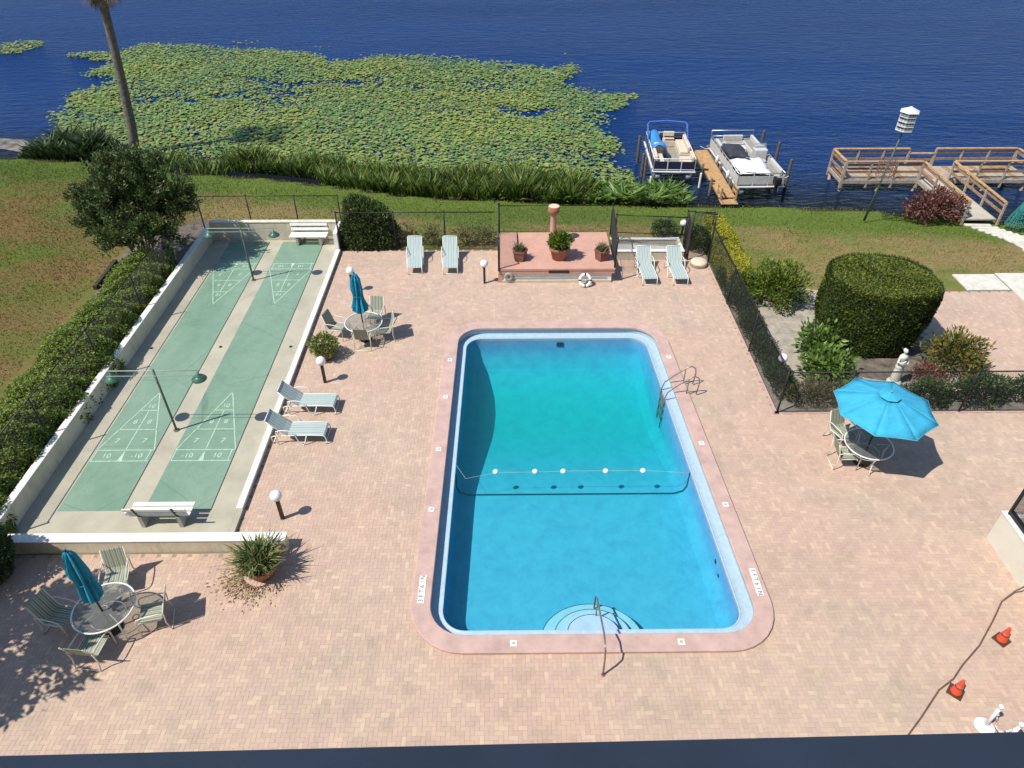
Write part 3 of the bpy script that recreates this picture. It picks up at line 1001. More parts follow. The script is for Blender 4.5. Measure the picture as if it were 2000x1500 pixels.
for y, a, c in r3:
    b.v.append((a, y, floor_z(y))); b.v.append((c, y, floor_z(y)))
for i in range(len(r3) - 1):
    b.f.append((o + 2 * i, o + 2 * i + 1, o + 2 * i + 3, o + 2 * i + 2))
b.build('basin', 'plaster', pool, smooth=True)
# slope-break tile line
yl = 14.62
zl = floor_z(yl) + 0.02
xa, xb = xl_in(yl) + 0.29, xr_in(yl) - 0.29
b = MB().tube([(xa, yl, -0.25), (xa, yl, zl + 0.34), (xa + 0.09, yl, zl + .12), (xa + 0.35, yl, zl), (xb - 0.35, yl, zl), (xb - 0.09, yl, zl + .12), (xb, yl, zl + .34), (xb, yl, -0.25)], 0.022, 6)
b.build('tile_line', 'navytile', pool)
# steps
SX, SY = 2.04, 9.44
for rr, z0 in ((1.24, -0.66), (0.93, -0.50), (0.62, -0.34)):
    b = MB()
    pts = [(SX + rr * math.cos(a), SY + 0.82 * rr * math.sin(a)) for a in np.linspace(0, math.pi, 25)]
    b.prism(pts, -1.06, z0)
    st = b.build('step', 'steppaint', pool)
    b = MB().tube([(x, y, z0 + 0.002) for x, y in pts], 0.009, 5)
    b.build('nosing', 'navytile', st)
# drain and light
MB().box((2.0, 21.455, -0.46), (0.24, 0.03, 0.16)).build('light_fitting', 'navy', pool)
for yy, zz in ((11.7, -0.62), (11.35, -0.78)):
    b = MB().box((xr_in(yy) - 0.292, yy, zz), (0.02, 0.10, 0.10))
    b.build('return_fitting', 'navy', pool)
# the water body: closed, its sides outside the basin shell
w0 = loop(ring(0.14, CR))
b = MB()
n = len(w0)
b.v = [(x, y, -0.225) for x, y in w0] + [(x, y, -2.8) for x, y in w0]
b.f = [tuple(range(n)), tuple(range(2 * n - 1, n - 1, -1))] + [(i, n + i, n + (i + 1) % n, (i + 1) % n) for i in range(n)]
tag(b.build('pool_water', 'poolwater'), kind='structure')
# depth tiles on the coping
def tile(x, y, w, h, rz, body, size):
    t = thing('depth_marker', '', 'pool sign', (x, y, 0.081), rz, 'white tiles set in the pink pool coping')
    if body:
        n = len(body)
        for i, ch in enumerate(body):
            px = (i - (n - 1) / 2) * w / n
            tl = MB().box((0, 0, 0.004), (w / n - 0.006, h, 0.012)).build('tile', 'whitepaint', t, loc=(px, 0, 0))
            text('lettering', ch, size, 'ink', tl, (0, 0, 0.012))
    else:
        MB().box((0, 0, 0.004), (w, h, 0.012)).build('tile', 'whitepaint', t)
        MB().box((0, 0, 0.0112), (w * 0.45, h * 0.45, 0.004)).build('symbol', 'greyconc', t)
    return t
t = tile(-2.09, 10.42, 0.80, 0.16, math.pi / 2, '3FT6IN', 0.16); t['label'] = 'long white depth tile row with black letters on the left pool edge'
t = tile(6.14, 10.55, 0.80, 0.16, -math.pi / 2, '3FT6IN', 0.16); t['label'] = 'long white depth tile row with black letters on the right pool edge'
for x, y, lab in ((0.13, 8.94, 'left small square tile on the front pool coping'), (3.97, 8.94, 'right small square tile on the front pool coping'), (-2.03, 15.33, 'small square tile on left pool coping level with the float rope'), (-2.06, 12.97, 'small square tile on left pool coping just past the long depth tiles'), (-1.98, 17.78, 'small square tile on left pool coping, third from the front'), (-1.95, 19.79, 'farthest small square tile on the left pool coping'), (5.88, 15.52, 'small square tile on right pool coping nearest the ladder, toward camera'), (6.0, 13.07, 'small square tile on right pool coping beyond the long depth tiles'), (5.69, 19.89, 'farthest small square tile on the right pool coping past the ladder')):
    t = tile(x, y, 0.15, 0.15, 0, '', 0.1); t['label'] = lab
# handrail, ladder, float rope
t = thing('handrail', 'bent metal handrail standing over the curved pool steps', 'handrail', (2.1, 8.2, 0))
MB().tube([(0, 0, -0.01), (0, 0.05, 0.55), (0, 0.10, 0.80), (0, 0.22, 0.88), (0.01, 0.5, 0.85), (0.03, 1.2, 0.50), (0.05, 1.85, 0.17), (0.06, 2.1, -0.1), (0.06, 2.12, -0.62)], 0.022, 8).build('rail', 'steel', t, smooth=True)
MB().tube([(0.045, 1.72, 0.24), (0.045, 1.72, -0.45)], 0.018, 8).build('post', 'steel', t, smooth=True)
MB().lathe([(0.05, 0), (0.05, 0.015), (0.03, 0.02)], 12).build('base_flange', 'steel', t)
t = thing('pool_ladder', 'brown metal pool ladder with two looped rails on right edge', 'pool ladder', (5.6, 18.15, 0.08))
for sy in (-0.27, 0.27):
    MB().tube([(0.62, sy, -0.02), (0.66, sy, 0.42), (0.62, sy, 0.62), (0.48, sy, 0.70), (0.34, sy, 0.64), (0.0, sy, 0.36), (-0.32, sy, 0.05), (-0.40, sy, -0.25), (-0.40, sy, -1.5)], 0.021, 8).build('rail', 'steel', t, smooth=True)
    MB().tube([(0.30, sy, -0.02), (0.30, sy, 0.60)], 0.019, 8).build('post', 'steel', t, smooth=True)
for z in (-0.45, -0.78, -1.1):
    MB().box((-0.40, 0, z), (0.09, 0.54, 0.03)).build('tread', 'steel', t)
t = thing('float_line', 'thin rope with five white floats across the pool', 'pool rope', (2.0, 14.6, -0.215))
MB().tube([(-3.55, 0.45, -0.01), (-3.2, -0.2, 0), (-2.3, 0.03, 0), (-1.2, 0.05, 0), (0, 0.08, 0), (1.2, 0.08, 0), (2.0, 0.08, 0), (3.0, 0.0, 0), (3.4, -0.02, -0.02)], 0.006, 5).build('rope', 'greyconc', t)
for x in (-2.33, -1.17, -0.34, 0.91, 2.01):
    MB().sphere((x, 0.06, 0.01), 0.085, 12, 8, 0.85).build('float', 'globe', t, smooth=True)

# ------------------------------------------------------------------ shuffleboard court
court = tag(MB().box2(-13.02, -7.35, 11.9, 28.76, -0.2, 0.115).build('shuffleboard_court', 'concrete'), kind='structure')
MB().box2(-7.35, -7.19, 11.95, 28.0, -0.2, 0.112).build('slab_edge', 'concrete', court)
MB().box2(-7.36, -7.185, 13.0, 27.75, 0.1, 0.175).build('curb', 'whitepaint', court, bevel=0.01)
def lane(x0, x1):
    b = MB()
    js = [12.97, 16.86, 18.84, 22.64, 28.6] if x0 > -10 else [12.97, 17.4, 22.0, 28.6]
    for a, c in zip(js[:-1], js[1:]):
        b.box2(x0, x1, a + 0.004, c - 0.004, 0.08, 0.12)
    ln = b.build('lane', 'lane', court)
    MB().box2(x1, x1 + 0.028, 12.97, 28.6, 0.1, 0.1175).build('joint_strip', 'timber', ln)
    zc = 0.1205
    cx, hw = (x0 + x1) / 2, (x1 - x0) / 2
    for base, d in ((14.88, 1), (26.62, -1)):
        L = MB()
        def seg(xa, ya, xb, yb, w=0.026):
            L.bar((cx + xa, base + d * ya, zc + 0.0015), (cx + xb, base + d * yb, zc + 0.0015), w, 0.003)
        e = hw - 0.02
        seg(-e, 0, e, 0)
        seg(-e, 0.46, e, 0.46)
        if d > 0:
            seg(e - 0.09, 0.013, e - 0.09, 0.447); seg(-e + 0.02, 0.013, -e + 0.02, 0.447)
        else:
            seg(e - 0.09, 0.013, e - 0.09, 0.447); seg(-e + 0.09, 0.013, -e + 0.09, 0.447)
        seg(-e, 0.473, -0.012, 3.13); seg(e, 0.473, 0.012, 3.13)
        e2 = e * (1 - 0.93 / 2.67); e3 = e * (1 - 1.86 / 2.67)
        seg(-e2 - 0.04, 1.37, e2 + 0.04, 1.37)
        seg(-e3 - 0.02, 2.27, e3 + 0.02, 2.27)
        seg(0, 0.49, 0, 1.355); seg(0, 1.385, 0, 2.255)
        L.add([(cx - 0.07, base + d * 0.013, zc + .003), (cx + 0.07, base + d * 0.013, zc + .003), (cx, base + d * 0.44, zc + .003)], [(0, 1, 2) if d > 0 else (2, 1, 0)])
        L.build('painted_lines', 'linepaint', ln)
        rz = 0 if d > 0 else math.pi
        left, right = ('10', '-10') if x0 < -10.2 else ('-10', '10')
        if d < 0:
            left, right = right, left
        for tx, ty, bd, s in ((-0.46, 0.22, left, 0.26), (0.42, 0.22, right, 0.26), (-0.42, 0.86, '7', 0.28), (0.40, 0.86, '7', 0.28), (-0.22, 1.72, '8', 0.26), (0.22, 1.72, '8', 0.26), (0.0, 2.48, '10', 0.24)):
            text('painted_number', bd, s, 'linepaint', ln, (cx + tx, base + d * ty, zc + 0.001), rz)
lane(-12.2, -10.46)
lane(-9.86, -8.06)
for x, y in ((-12.57, 20.54), (-10.15, 20.6), (-7.66, 20.59)):
    MB().lathe([(0.06, 0), (0.06, 0.012)], 10, (x, y, 0.115)).build('drain', 'bronze', court)
# walls round the court
wl = thing('low_wall', 'cream rendered low wall in front of the shuffleboard court', 'wall')
MB().box2(-17, -5.68, 11.66, 11.9, -0.1, 0.44).build('wall_body', 'cream', wl)
MB().box2(-17.02, -5.66, 11.64, 11.92, 0.44, 0.462).build('wall_top', 'whitepaint', wl)
wl = thing('side_wall', 'long low wall between the court and the left hedge', 'wall')
MB().box2(-13.20, -13.02, 11.92, 28.98, -0.1, 0.72).build('wall_body', 'cream', wl)
for a, c in ((11.92, 15.3), (15.32, 18.7), (18.72, 21.6), (21.62, 24.6), (24.62, 28.98)):
    MB().box2(-13.215, -13.005, a, c, 0.72, 0.745).build('cap_stone', 'whitepaint', wl)
wl = thing('end_wall', 'cream wall across the far end of the court', 'wall')
MB().box2(-13.0, -7.42, 28.78, 28.98, -0.1, 0.96).build('wall_body', 'cream', wl)
MB().box2(-13.0, -7.4, 28.76, 29.0, 0.96, 0.985).build('wall_top', 'whitetop', wl)
wl = thing('wall_stub', 'short white wall end beside the tall fence bush', 'wall')
MB().box2(-7.40, -7.24, 27.8, 29.0, -0.1, 0.9).build('wall_body', 'whitepaint', wl)
# T lamps
def court_light(label, x, y):
    t = thing('court_light', label, 'court light', (x, y, 0.118), 0, 'T-shaped lights on the shuffleboard court')
    MB().tube([(0, 0, 0), (0, 0, 2.34)], 0.034, 10).build('pole', 'polegreen', t, smooth=True)
    MB().lathe([(0.09, 0), (0.09, 0.02), (0.05, 0.03)], 12).build('base_plate', 'polegreen', t)
    MB().tube([(-1.3, 0, 2.30), (1.3, 0, 2.30)], 0.013, 8).build('crossbar', 'barpaint', t, smooth=True)
    MB().tube([(-1.3, -0.14, 2.22), (1.3, -0.14, 2.22)], 0.008, 8).build('conduit', 'barpaint', t, smooth=True)
    for s in (-1.25, 1.25):
        sh = MB().lathe([(0.03, 0.22), (0.05, 0.14), (0.12, 0.10), (0.21, 0.01), (0.215, -0.02), (0.2, -0.02), (0.1, 0.05), (0.02, 0.08)], 20, (s, -0.02, 2.02)).build('lamp_shade', 'lampgreen', t, smooth=True)
        MB().sphere((s, -0.02, 2.05), 0.05, 10, 6).build('bulb', 'globe', sh, smooth=True)
    return t
court_light('green-shaded T light over the near end of the court', -10.13, 16.21)
court_light('green-shaded T light over the far end of the court', -10.25, 25.25)
# benches
def bench(label, x, y, rz, back=True):
    t = thing('bench', label, 'bench', (x, y, 0.117), rz, 'white slatted benches on the court')
    for s in (-0.5, 0.5):
        MB().prism([(-0.05, -0.24), (0.05, -0.24), (0.05, 0.24), (-0.05, 0.24)], 0, 0.40).build('leg', 'greyconc', t, loc=(s, 0, 0))
    for k in range(3):
        MB().box((0, -0.14 + k * 0.17, 0.425), (1.62, 0.13, 0.04)).build('seat_slat', 'whitepaint', t, bevel=0.006)
    for s in (-0.5, 0.5):
        MB().bar((s, -0.22, 0.41), (s, -0.36, 0.86), 0.05, 0.03).build('back_bracket', 'bronze', t)
    for k in range(2):
        MB().box((0.03 * k, -0.255 - k * 0.06, 0.57 + k * 0.19), (1.62, 0.035, 0.13), 0, math.radians(14)).build('back_slat', 'whitepaint', t, bevel=0.006)
    return t
bench('white slatted bench seen from behind at the near court end', -9.12, 12.62, 0)
bench('white slatted bench against the far end wall', -8.62, 28.45, math.pi)

# ------------------------------------------------------------------ fences
def chain(b, p0, p1, z0a, z0b, h, r=0.0026, pitch=0.075):
    p0, p1 = Vector((*p0, 0)), Vector((*p1, 0))
    L = (p1 - p0).length
    d = (p1 - p0) / L
    nrm = Vector((-d.y, d.x, 0))
    k = int((L + h) / pitch) + 1
    off = [(d * 1 + Vector((0, 0, -1))).normalized() * r, nrm * r, -nrm * r]
    off2 = [(d * 1 + Vector((0, 0, 1))).normalized() * r, nrm * r, -nrm * r]
    for i in range(k):
        s = -h + i * pitch
        for sg in (1, -1):
            a, c = s, s + h
            za, zc = (0, h) if sg > 0 else (h, 0)
            if a < 0:
                za = za + sg * (0 - a); a = 0
            if c > L:
                zc = zc - sg * (c - L); c = L
            if c - a < 0.02:
                continue
            za_ = z0a + (z0b - z0a) * a / L + za
            zc_ = z0a + (z0b - z0a) * c / L + zc
            A = p0 + d * a + Vector((0, 0, za_)) + nrm * sg * r
            B = p0 + d * c + Vector((0, 0, zc_)) + nrm * sg * r
            oo = off if sg > 0 else off2
            b.add([A + o for o in oo] + [B + o for o in oo], [(0, 1, 4, 3), (1, 2, 5, 4), (2, 0, 3, 5)])
def fence(label, runs, cat='fence', mid=False, r=0.0026, name='chain_link_fence', pr=0.032, rr=0.024):
    """runs: list of (p0, p1, z0, h, post fractions)"""
    t = thing(name, label, cat)
    for p0, p1, z0, h, posts in runs:
        m = MB()
        chain(m, p0, p1, z0 + 0.04, z0 + 0.04, h - 0.08, r)
        o = m.build('chain_mesh', 'blackwire', t)
        o['kind'] = 'stuff'
        MB().tube([(*p0, z0 + h), (*p1, z0 + h)], rr, 8).build('top_rail', 'black', t, smooth=True)
        if mid:
            MB().tube([(*p0, z0 + h * 0.5), (*p1, z0 + h * 0.5)], 0.02, 8).build('mid_rail', 'black', t, smooth=True)
        MB().tube([(*p0, z0 + 0.06), (*p1, z0 + 0.06)], 0.01, 5).build('bottom_wire', 'black', t)
        for f in posts:
            x, y = p0[0] + (p1[0] - p0[0]) * f, p0[1] + (p1[1] - p0[1]) * f
            po = MB().tube([(x, y, z0 - 0.1), (x, y, z0 + h + 0.02)], pr, 10).build('post', 'black', t, smooth=True)
            MB().sphere((x, y, z0 + h + 0.03), pr * 1.25, 10, 6).build('cap', 'black', po, smooth=True)
    return t
fence('black chain-link fence along the hedge and round the far end of the court', [((-13.42, 11.95), (-13.42, 29.2), 0, 2.06, [0.0, 0.2, 0.4, 0.6, 0.8, 1.0]), ((-13.42, 29.2), (-7.3, 29.2), 0, 2.0, [0.35, 0.69, 1.0])], r=0.0011, pr=0.026, rr=0.018)
fence('black chain-link fence behind the two left loungers', [((-7.2, 27.98), (-0.45, 27.98), 0, 1.78, [0.0, 0.36, 0.68])], r=0.002)
fence('taller black chain-link fence round three sides of the pink platform', [((-0.27, 25.12), (-0.27, 28.3), 0.66, 1.32, [0.0, 1.0]), ((-0.27, 28.3), (4.52, 28.3), 0.66, 1.26, []), ((4.40, 25.2), (4.60, 28.3), 0.66, 1.28, [0.0, 1.0])], pr=0.04)
fence('black chain-link fence with a middle rail behind the two right loungers', [((4.75, 28.0), (7.75, 27.7), 0, 1.62, [0.0, 1.0])], mid=True)
fence('long black chain-link fence turning round the planting bed at right', [((8.62, 26.75), (8.62, 16.98), 0, 1.66, [0.34, 0.66, 1.0]), ((8.62, 16.98), (20.5, 16.98), 0, 1.62, [0.17, 0.49, 0.8])], r=0.0034)
fence('tall black chain-link gate beside the yellow hedge', [((7.78, 27.0), (8.62, 26.75), 0, 2.2, [0.0, 1.0]), ((7.95, 28.6), (9.05, 28.4), 0, 1.5, [0.0, 1.0]), ((7.78, 27.0), (7.95, 28.6), 0, 1.5, [])], 'gate', r=0.004, name='gate')

# ------------------------------------------------------------------ pink platform
t = thing('platform', 'raised pink platform with pots and column in front of the lawn', 'platform')
MB().box2(-0.30, 4.42, 25.12, 28.32, 0.56, 0.66).build('slab', 'pinkdeck', t, bevel=0.01)
MB().box2(-0.28, 4.40, 25.14, 28.3, 0.42, 0.56).build('fascia', 'pinkdeck', t)
MB().box2(-0.14, 4.30, 25.20, 28.2, -0.05, 0.42).build('base_wall', 'whitepaint', t)
MB().box2(-0.14, 4.30, 25.13, 25.20, -0.05, 0.12).build('base_step', 'cream', t)
MB().box2(-0.30, -0.14, 25.16, 28.25, -0.05, 0.42).build('side_wall', 'pinkdeck', t)
MB().tube([(0.15, 25.17, 0.24), (4.1, 25.17, 0.24)], 0.02, 8).build('pipe', 'greyconc', t)
MB().box((2.15, 25.13, 0.52), (0.82, 0.025, 0.13)).build('plaque', 'bronze', t)
t = thing('pillar', 'terracotta-pink pillar with a wider round cap on the platform', 'pillar', (2.02, 27.5, 0.66))
MB().lathe([(0.16, 0), (0.16, 0.06), (0.13, 0.10), (0.125, 1.25), (0.15, 1.32)], 18).build('shaft', 'pinkdeck', t, smooth=True)
MB().lathe([(0.15, 1.30), (0.235, 1.34), (0.245, 1.36), (0.245, 1.60), (0.225, 1.61), (0.215, 1.58)], 20).build('cap', 'terra', t, smooth=True)
MB().lathe([(0.218, 1.575), (0.218, 1.595)], 18).build('cap_sand', 'cream', t)
def pot(label, x, y, z, prof, mat, n=20):
    t = thing('plant_pot', label, 'potted plant', (x, y, z), random.uniform(0, 1))
    MB().lathe(prof, n).build('pot', mat, t, smooth=(n > 8))
    rt, zt = prof[-1]
    MB().lathe([(rt, zt), (rt * 0.9, zt + 0.01)], n).build('soil', 'soil', t)
    return t
t = pot('large terracotta pot with leafy green plant in the middle of the platform', 2.2, 25.98, 0.66, [(0.28, 0), (0.38, 0.42), (0.43, 0.45), (0.43, 0.56), (0.38, 0.56), (0.37, 0.48)], 'terra')
P, N = blob_points(900, 0.40, 0.40, 0.34, 0.25, 0.7)
P[:, 2] += 0.78
leaves('foliage', P, N + np.array([0, 0, 0.5]), 0.17, 0.07, 'leafhedge', t, 0.6)
for lab, x in (('left brown square pot of dry twigs with a stake on the platform', 0.58), ('right brown square pot of dry twigs on the platform', 3.95)):
    t = pot(lab, x, 25.9, 0.66, [(0.27, 0), (0.31, 0.36), (0.34, 0.38), (0.34, 0.46), (0.30, 0.46), (0.30, 0.40)], 'potbrown', 5)
    n = 200
    a = rng.uniform(0, 6.28, n)
    P = np.stack([rng.normal(0, .1, n), rng.normal(0, .1, n), np.full(n, 0.40)], 1)
    blades('twigs', P, np.stack([np.cos(a) * .5, np.sin(a) * .5, np.ones(n)], 1), 0.32, 0.018, 'leafdry', t, 0.4)
    if x < 1:
        MB().tube([(-0.02, 0.15, 0.3), (-0.05, 0.2, 1.0)], 0.018, 6).build('stake', 'bronze', t)
# life ring and hose coil leaning on the platform front
t = thing('life_ring', 'white life ring with black bands leaning on the platform front', 'life ring', (3.2, 25.02, 0.0))
cpt = [(0.21 * math.cos(a), -0.05 - 0.10 * (1 - math.sin(a)), 0.27 + 0.21 * math.sin(a)) for a in np.linspace(0, 2 * math.pi, 25)[:-1]]
MB().tube(cpt, 0.062, 10, True).build('ring', 'globe', t, smooth=True)
for a in (0.0, math.pi / 2, math.pi, 1.5 * math.pi):
    q = [(0.21 * math.cos(b), -0.05 - 0.10 * (1 - math.sin(b)), 0.27 + 0.21 * math.sin(b)) for b in (a - .13, a, a + .13)]
    MB().tube(q, 0.066, 10).build('band', 'black', t, smooth=True)
t = thing('hose_reel', 'grey coiled hose hung at the left of the platform front', 'hose', (0.12, 25.12, 0.3))
for k in range(4):
    MB().tube([(0.16 * math.cos(a) * (1 - k * .12), -0.03 * (k % 2) + 0.0, 0.17 * math.sin(a) * (1 - k * .12)) for a in np.linspace(0, 2 * math.pi, 21)[:-1]], 0.022, 6, True).build('coil', 'greyconc', t, smooth=True)
MB().box((0, 0.06, 0), (0.12, 0.08, 0.12)).build('hook', 'greyconc', t)
# low white walls and grey slab right of the platform
t = thing('planter_wall', 'low white-edged concrete trough behind the two right loungers', 'planter')
MB().box2(4.62, 7.6, 27.0, 27.14, -0.05, 0.40).build('front_wall', 'cream', t)
MB().box2(4.6, 7.62, 26.98, 27.16, 0.40, 0.425).build('front_cap', 'whitepaint', t)
MB().box2(4.62, 7.6, 28.1, 28.24, -0.05, 0.40).build('back_wall', 'cream', t)
MB().box2(4.6, 5.38, 28.08, 28.26, 0.40, 0.425).build('back_cap', 'whitepaint', t)
MB().box2(5.42, 7.62, 28.08, 28.26, 0.40, 0.425).build('back_cap', 'whitepaint', t)
MB().box2(7.5, 7.62, 27.16, 28.08, -0.05, 0.41).build('end_wall', 'whitepaint', t)
MB().box2(4.62, 7.5, 27.14, 28.1, -0.05, 0.26).build('floor_slab', 'greyconc', t)
t = thing('tub', 'low white domed tub on the deck inside the gate', 'tub', (8.18, 27.0 - 0.45, 0.0))
MB().lathe([(0.30, 0), (0.36, 0.02), (0.36, 0.16), (0.31, 0.22), (0.15, 0.25), (0.02, 0.26)], 20).build('body', 'cream', t, smooth=True)
MB().tube([(0.365 * math.cos(a), 0.365 * math.sin(a), 0.12) for a in np.linspace(0, 6.28, 25)[:-1]], 0.012, 6, True).build('band', 'woodmid', t, smooth=True)

# ------------------------------------------------------------------ garden lamps
def lamp(label, x, y, z=0.0, h=0.72):
    t = thing('garden_lamp', label, 'lamp', (x, y, z), 0, 'white globe lamps on short dark posts')
    MB().box((0, 0, h / 2), (0.09, 0.09, h)).build('post', 'bronze', t, bevel=0.006)
    MB().lathe([(0.06, h), (0.075, h + 0.015), (0.075, h + 0.05), (0.05, h + 0.055)], 14).build('collar', 'bronze', t, smooth=True)
    MB().sphere((0, 0, h + 0.18), 0.155, 20, 14).build('globe', 'globe', t, smooth=True)
lamp('white globe lamp beside the near right court corner', -6.07, 12.76)
lamp('white globe lamp in front of the small round bush pot', -6.08, 18.68)
lamp('white globe lamp behind the far closed umbrella', -6.1, 24.5, 0, 0.78)
lamp('white globe lamp left of the pink platform', -0.86, 25.13)
lamp('white globe lamp inside the bed behind the right fence', 9.22, 18.86, -0.02, 0.62)
lamp('white globe lamp on the lawn beyond the gate', 8.05, 29.45, -0.06, 0.4)

# ------------------------------------------------------------------ loungers, chairs, tables, umbrellas
def make_lounger(label):
    t = thing('sun_lounger', label, 'sun lounger', (0, 0, 0), 0, 'striped sling sun loungers')
    w = 0.28
    # foot at y=0, head toward +y
    prof = [(0.0, 0.30), (0.04, 0.345), (0.4, 0.36), (0.8, 0.35), (1.12, 0.34)]
    b = MB()
    for y, z in prof:
        b.v += [(-w, y, z), (w, y, z), (w, y, z - 0.012), (-w, y, z - 0.012)]
    for i in range(len(prof) - 1):
        k = 4 * i
        b.f += [(k, k + 1, k + 5, k + 4), (k + 3, k + 7, k + 6, k + 2), (k + 1, k + 2, k + 6, k + 5), (k, k + 4, k + 7, k + 3)]
    b.build('seat_sling', 'sling', t)
    bp = [(1.12, 0.34), (1.25, 0.44), (1.50, 0.68), (1.66, 0.85), (1.69, 0.90)]
    b = MB()
    for y, z in bp:
        b.v += [(-w, y, z), (w, y, z), (w, y + 0.01, z - 0.012), (-w, y + 0.01, z - 0.012)]
    for i in range(len(bp) - 1):
        k = 4 * i
        b.f += [(k, k + 1, k + 5, k + 4), (k + 3, k + 7, k + 6, k + 2), (k + 1, k + 2, k + 6, k + 5), (k, k + 4, k + 7, k + 3)]
    b.build('back_sling', 'sling', t)
    for s in (-1, 1):
        x = s * (w + 0.018)
        MB().tube([(x, 0.02, 0.0), (x, -0.03, 0.10), (x, 0.0, 0.29), (x, 0.06, 0.345), (x, 0.4, 0.355), (x, 1.12, 0.335), (x, 1.55, 0.30), (x, 1.62, 0.26), (x, 1.60, 0.0)], 0.017, 8).build('side_rail', 'framew', t, smooth=True)
        MB().tube([(x, 1.12, 0.34), (x, 1.5, 0.68), (x, 1.68, 0.88)], 0.015, 8).build('back_rail', 'framew', t, smooth=True)
        xo = s * (w + 0.07)
        MB().tube([(xo - s * .04, 0.55, 0.33), (xo, 0.62, 0.10), (xo, 0.68, 0.0), (xo, 0.78, 0.05), (xo, 0.88, 0.40), (xo, 0.98, 0.56), (xo, 1.25, 0.58), (xo, 1.42, 0.54), (xo, 1.45, 0.30), (xo, 1.42, 0.0)], 0.016, 8).build('arm', 'framew', t, smooth=True)
    MB().tube([(-w, 0.02, 0.015), (w, 0.02, 0.015)], 0.015, 8).build('foot_bar', 'framew', t, smooth=True)
    MB().tube([(-w, 1.60, 0.015), (w, 1.60, 0.015)], 0.015, 8).build('head_bar', 'framew', t, smooth=True)
    MB().tube([(-w, 1.69, 0.90), (w, 1.69, 0.90)], 0.014, 8).build('top_bar', 'framew', t, smooth=True)
    return t
L0_ = make_lounger('leftmost lounger by the back fence, foot toward the pool')
L0_.location = (-3.76, 25.88, 0); L0_.rotation_euler = (0, 0, math.radians(4))
copy_thing(L0_, (-2.29, 25.86, 0), math.radians(3), 'second lounger by the back fence, left of the platform lamp')
copy_thing(L0_, (5.83, 24.9, 0), math.radians(3), 'lounger just right of the pink platform')
copy_thing(L0_, (7.07, 24.88, 0), math.radians(2), 'rightmost back lounger next to the gate')
copy_thing(L0_, (-5.42, 17.33, 0), math.radians(88), 'farther of the two loungers facing away from the court curb')
copy_thing(L0_, (-5.45, 15.98, 0), math.radians(89), 'nearer of the two loungers facing away from the court curb')

def make_chair(label):
    t = thing('patio_chair', label, 'chair', (0, 0, 0), 0, 'striped sling patio chairs')
    w = 0.24
    def sling(name, prof):
        b = MB()
        for y, z in prof:
            b.v += [(-w, y, z), (w, y, z), (w, y - .004, z - 0.012), (-w, y - .004, z - 0.012)]
        for i in range(len(prof) - 1):
            k = 4 * i
            b.f += [(k, k + 1, k + 5, k + 4), (k + 3, k + 7, k + 6, k + 2), (k + 1, k + 2, k + 6, k + 5), (k, k + 4, k + 7, k + 3)]
        b.f += [(0, 3, 2, 1), (4 * len(prof) - 4, 4 * len(prof) - 3, 4 * len(prof) - 2, 4 * len(prof) - 1)]
        b.build(name, 'chairsling', t)
    sling('seat', [(0.27, 0.40), (0.24, 0.43), (0.0, 0.41), (-0.2, 0.39)])
    sling('backrest', [(-0.2, 0.39), (-0.26, 0.46), (-0.34, 0.72), (-0.41, 0.95), (-0.43, 0.97)])
    for s in (-1, 1):
        x = s * (w + 0.02)
        MB().tube([(x, 0.27, 0.41), (x, 0.0, 0.40), (x, -0.2, 0.385), (x, -0.27, 0.48), (x, -0.42, 0.96)], 0.014, 8).build('side_frame', 'frame', t, smooth=True)
        xo = s * (w + 0.055)
        MB().tube([(xo, -0.36, 0.0), (xo, -0.30, 0.30), (xo, -0.33, 0.62), (xo, -0.20, 0.65), (xo, 0.12, 0.64), (xo, 0.26, 0.60), (xo, 0.31, 0.48), (xo, 0.30, 0.0)], 0.015, 8).build('leg_loop', 'frame', t, smooth=True)
    MB().tube([(-w - .05, -0.36, 0.015), (w + .05, -0.36, 0.015)], 0.014, 8).build('rear_bar', 'frame', t, smooth=True)
    MB().tube([(-w - .05, 0.24, 0.38), (w + .05, 0.24, 0.38)], 0.013, 8).build('front_bar', 'frame', t, smooth=True)
    return t
def make_table(label, x, y, r=0.70):
    t = thing('patio_table', label, 'table', (x, y, 0), random.uniform(0, 1.5), 'round glass patio tables')
    top = MB().lathe([(r - .02, 0.705), (r - .02, 0.713)], 40).build('glass_top', 'tableglass', t)
    MB().tube([(r * math.cos(a), r * math.sin(a), 0.71) for a in np.linspace(0, 2 * math.pi, 49)[:-1]], 0.020, 8, True).build('rim', 'framew', top, smooth=True)
    for k in range(4):
        a = math.pi / 4 + k * math.pi / 2
        c, s = math.cos(a), math.sin(a)
        MB().tube([(c * r * .93, s * r * .93, 0.69), (c * r * .80, s * r * .80, 0.45), (c * r * .82, s * r * .82, 0.12), (c * r * .9, s * r * .9, 0.0)], 0.018, 8).build('leg', 'framew', t, smooth=True)
        MB().tube([(c * r * .93, s * r * .93, 0.69), (c * 0.25, s * 0.25, 0.685)], 0.012, 6).build('brace', 'framew', t, smooth=True)
    MB().tube([(0.07 * math.cos(a), 0.07 * math.sin(a), 0.69) for a in np.linspace(0, 6.28, 17)[:-1]], 0.012, 6, True).build('umbrella_ring', 'framew', t, smooth=True)
    MB().tube([(0.38 * math.cos(a), 0.38 * math.sin(a), 0.40) for a in np.linspace(0, 6.28, 33)[:-1]], 0.010, 6, True).build('lower_ring', 'framew', t, smooth=True)
    return t
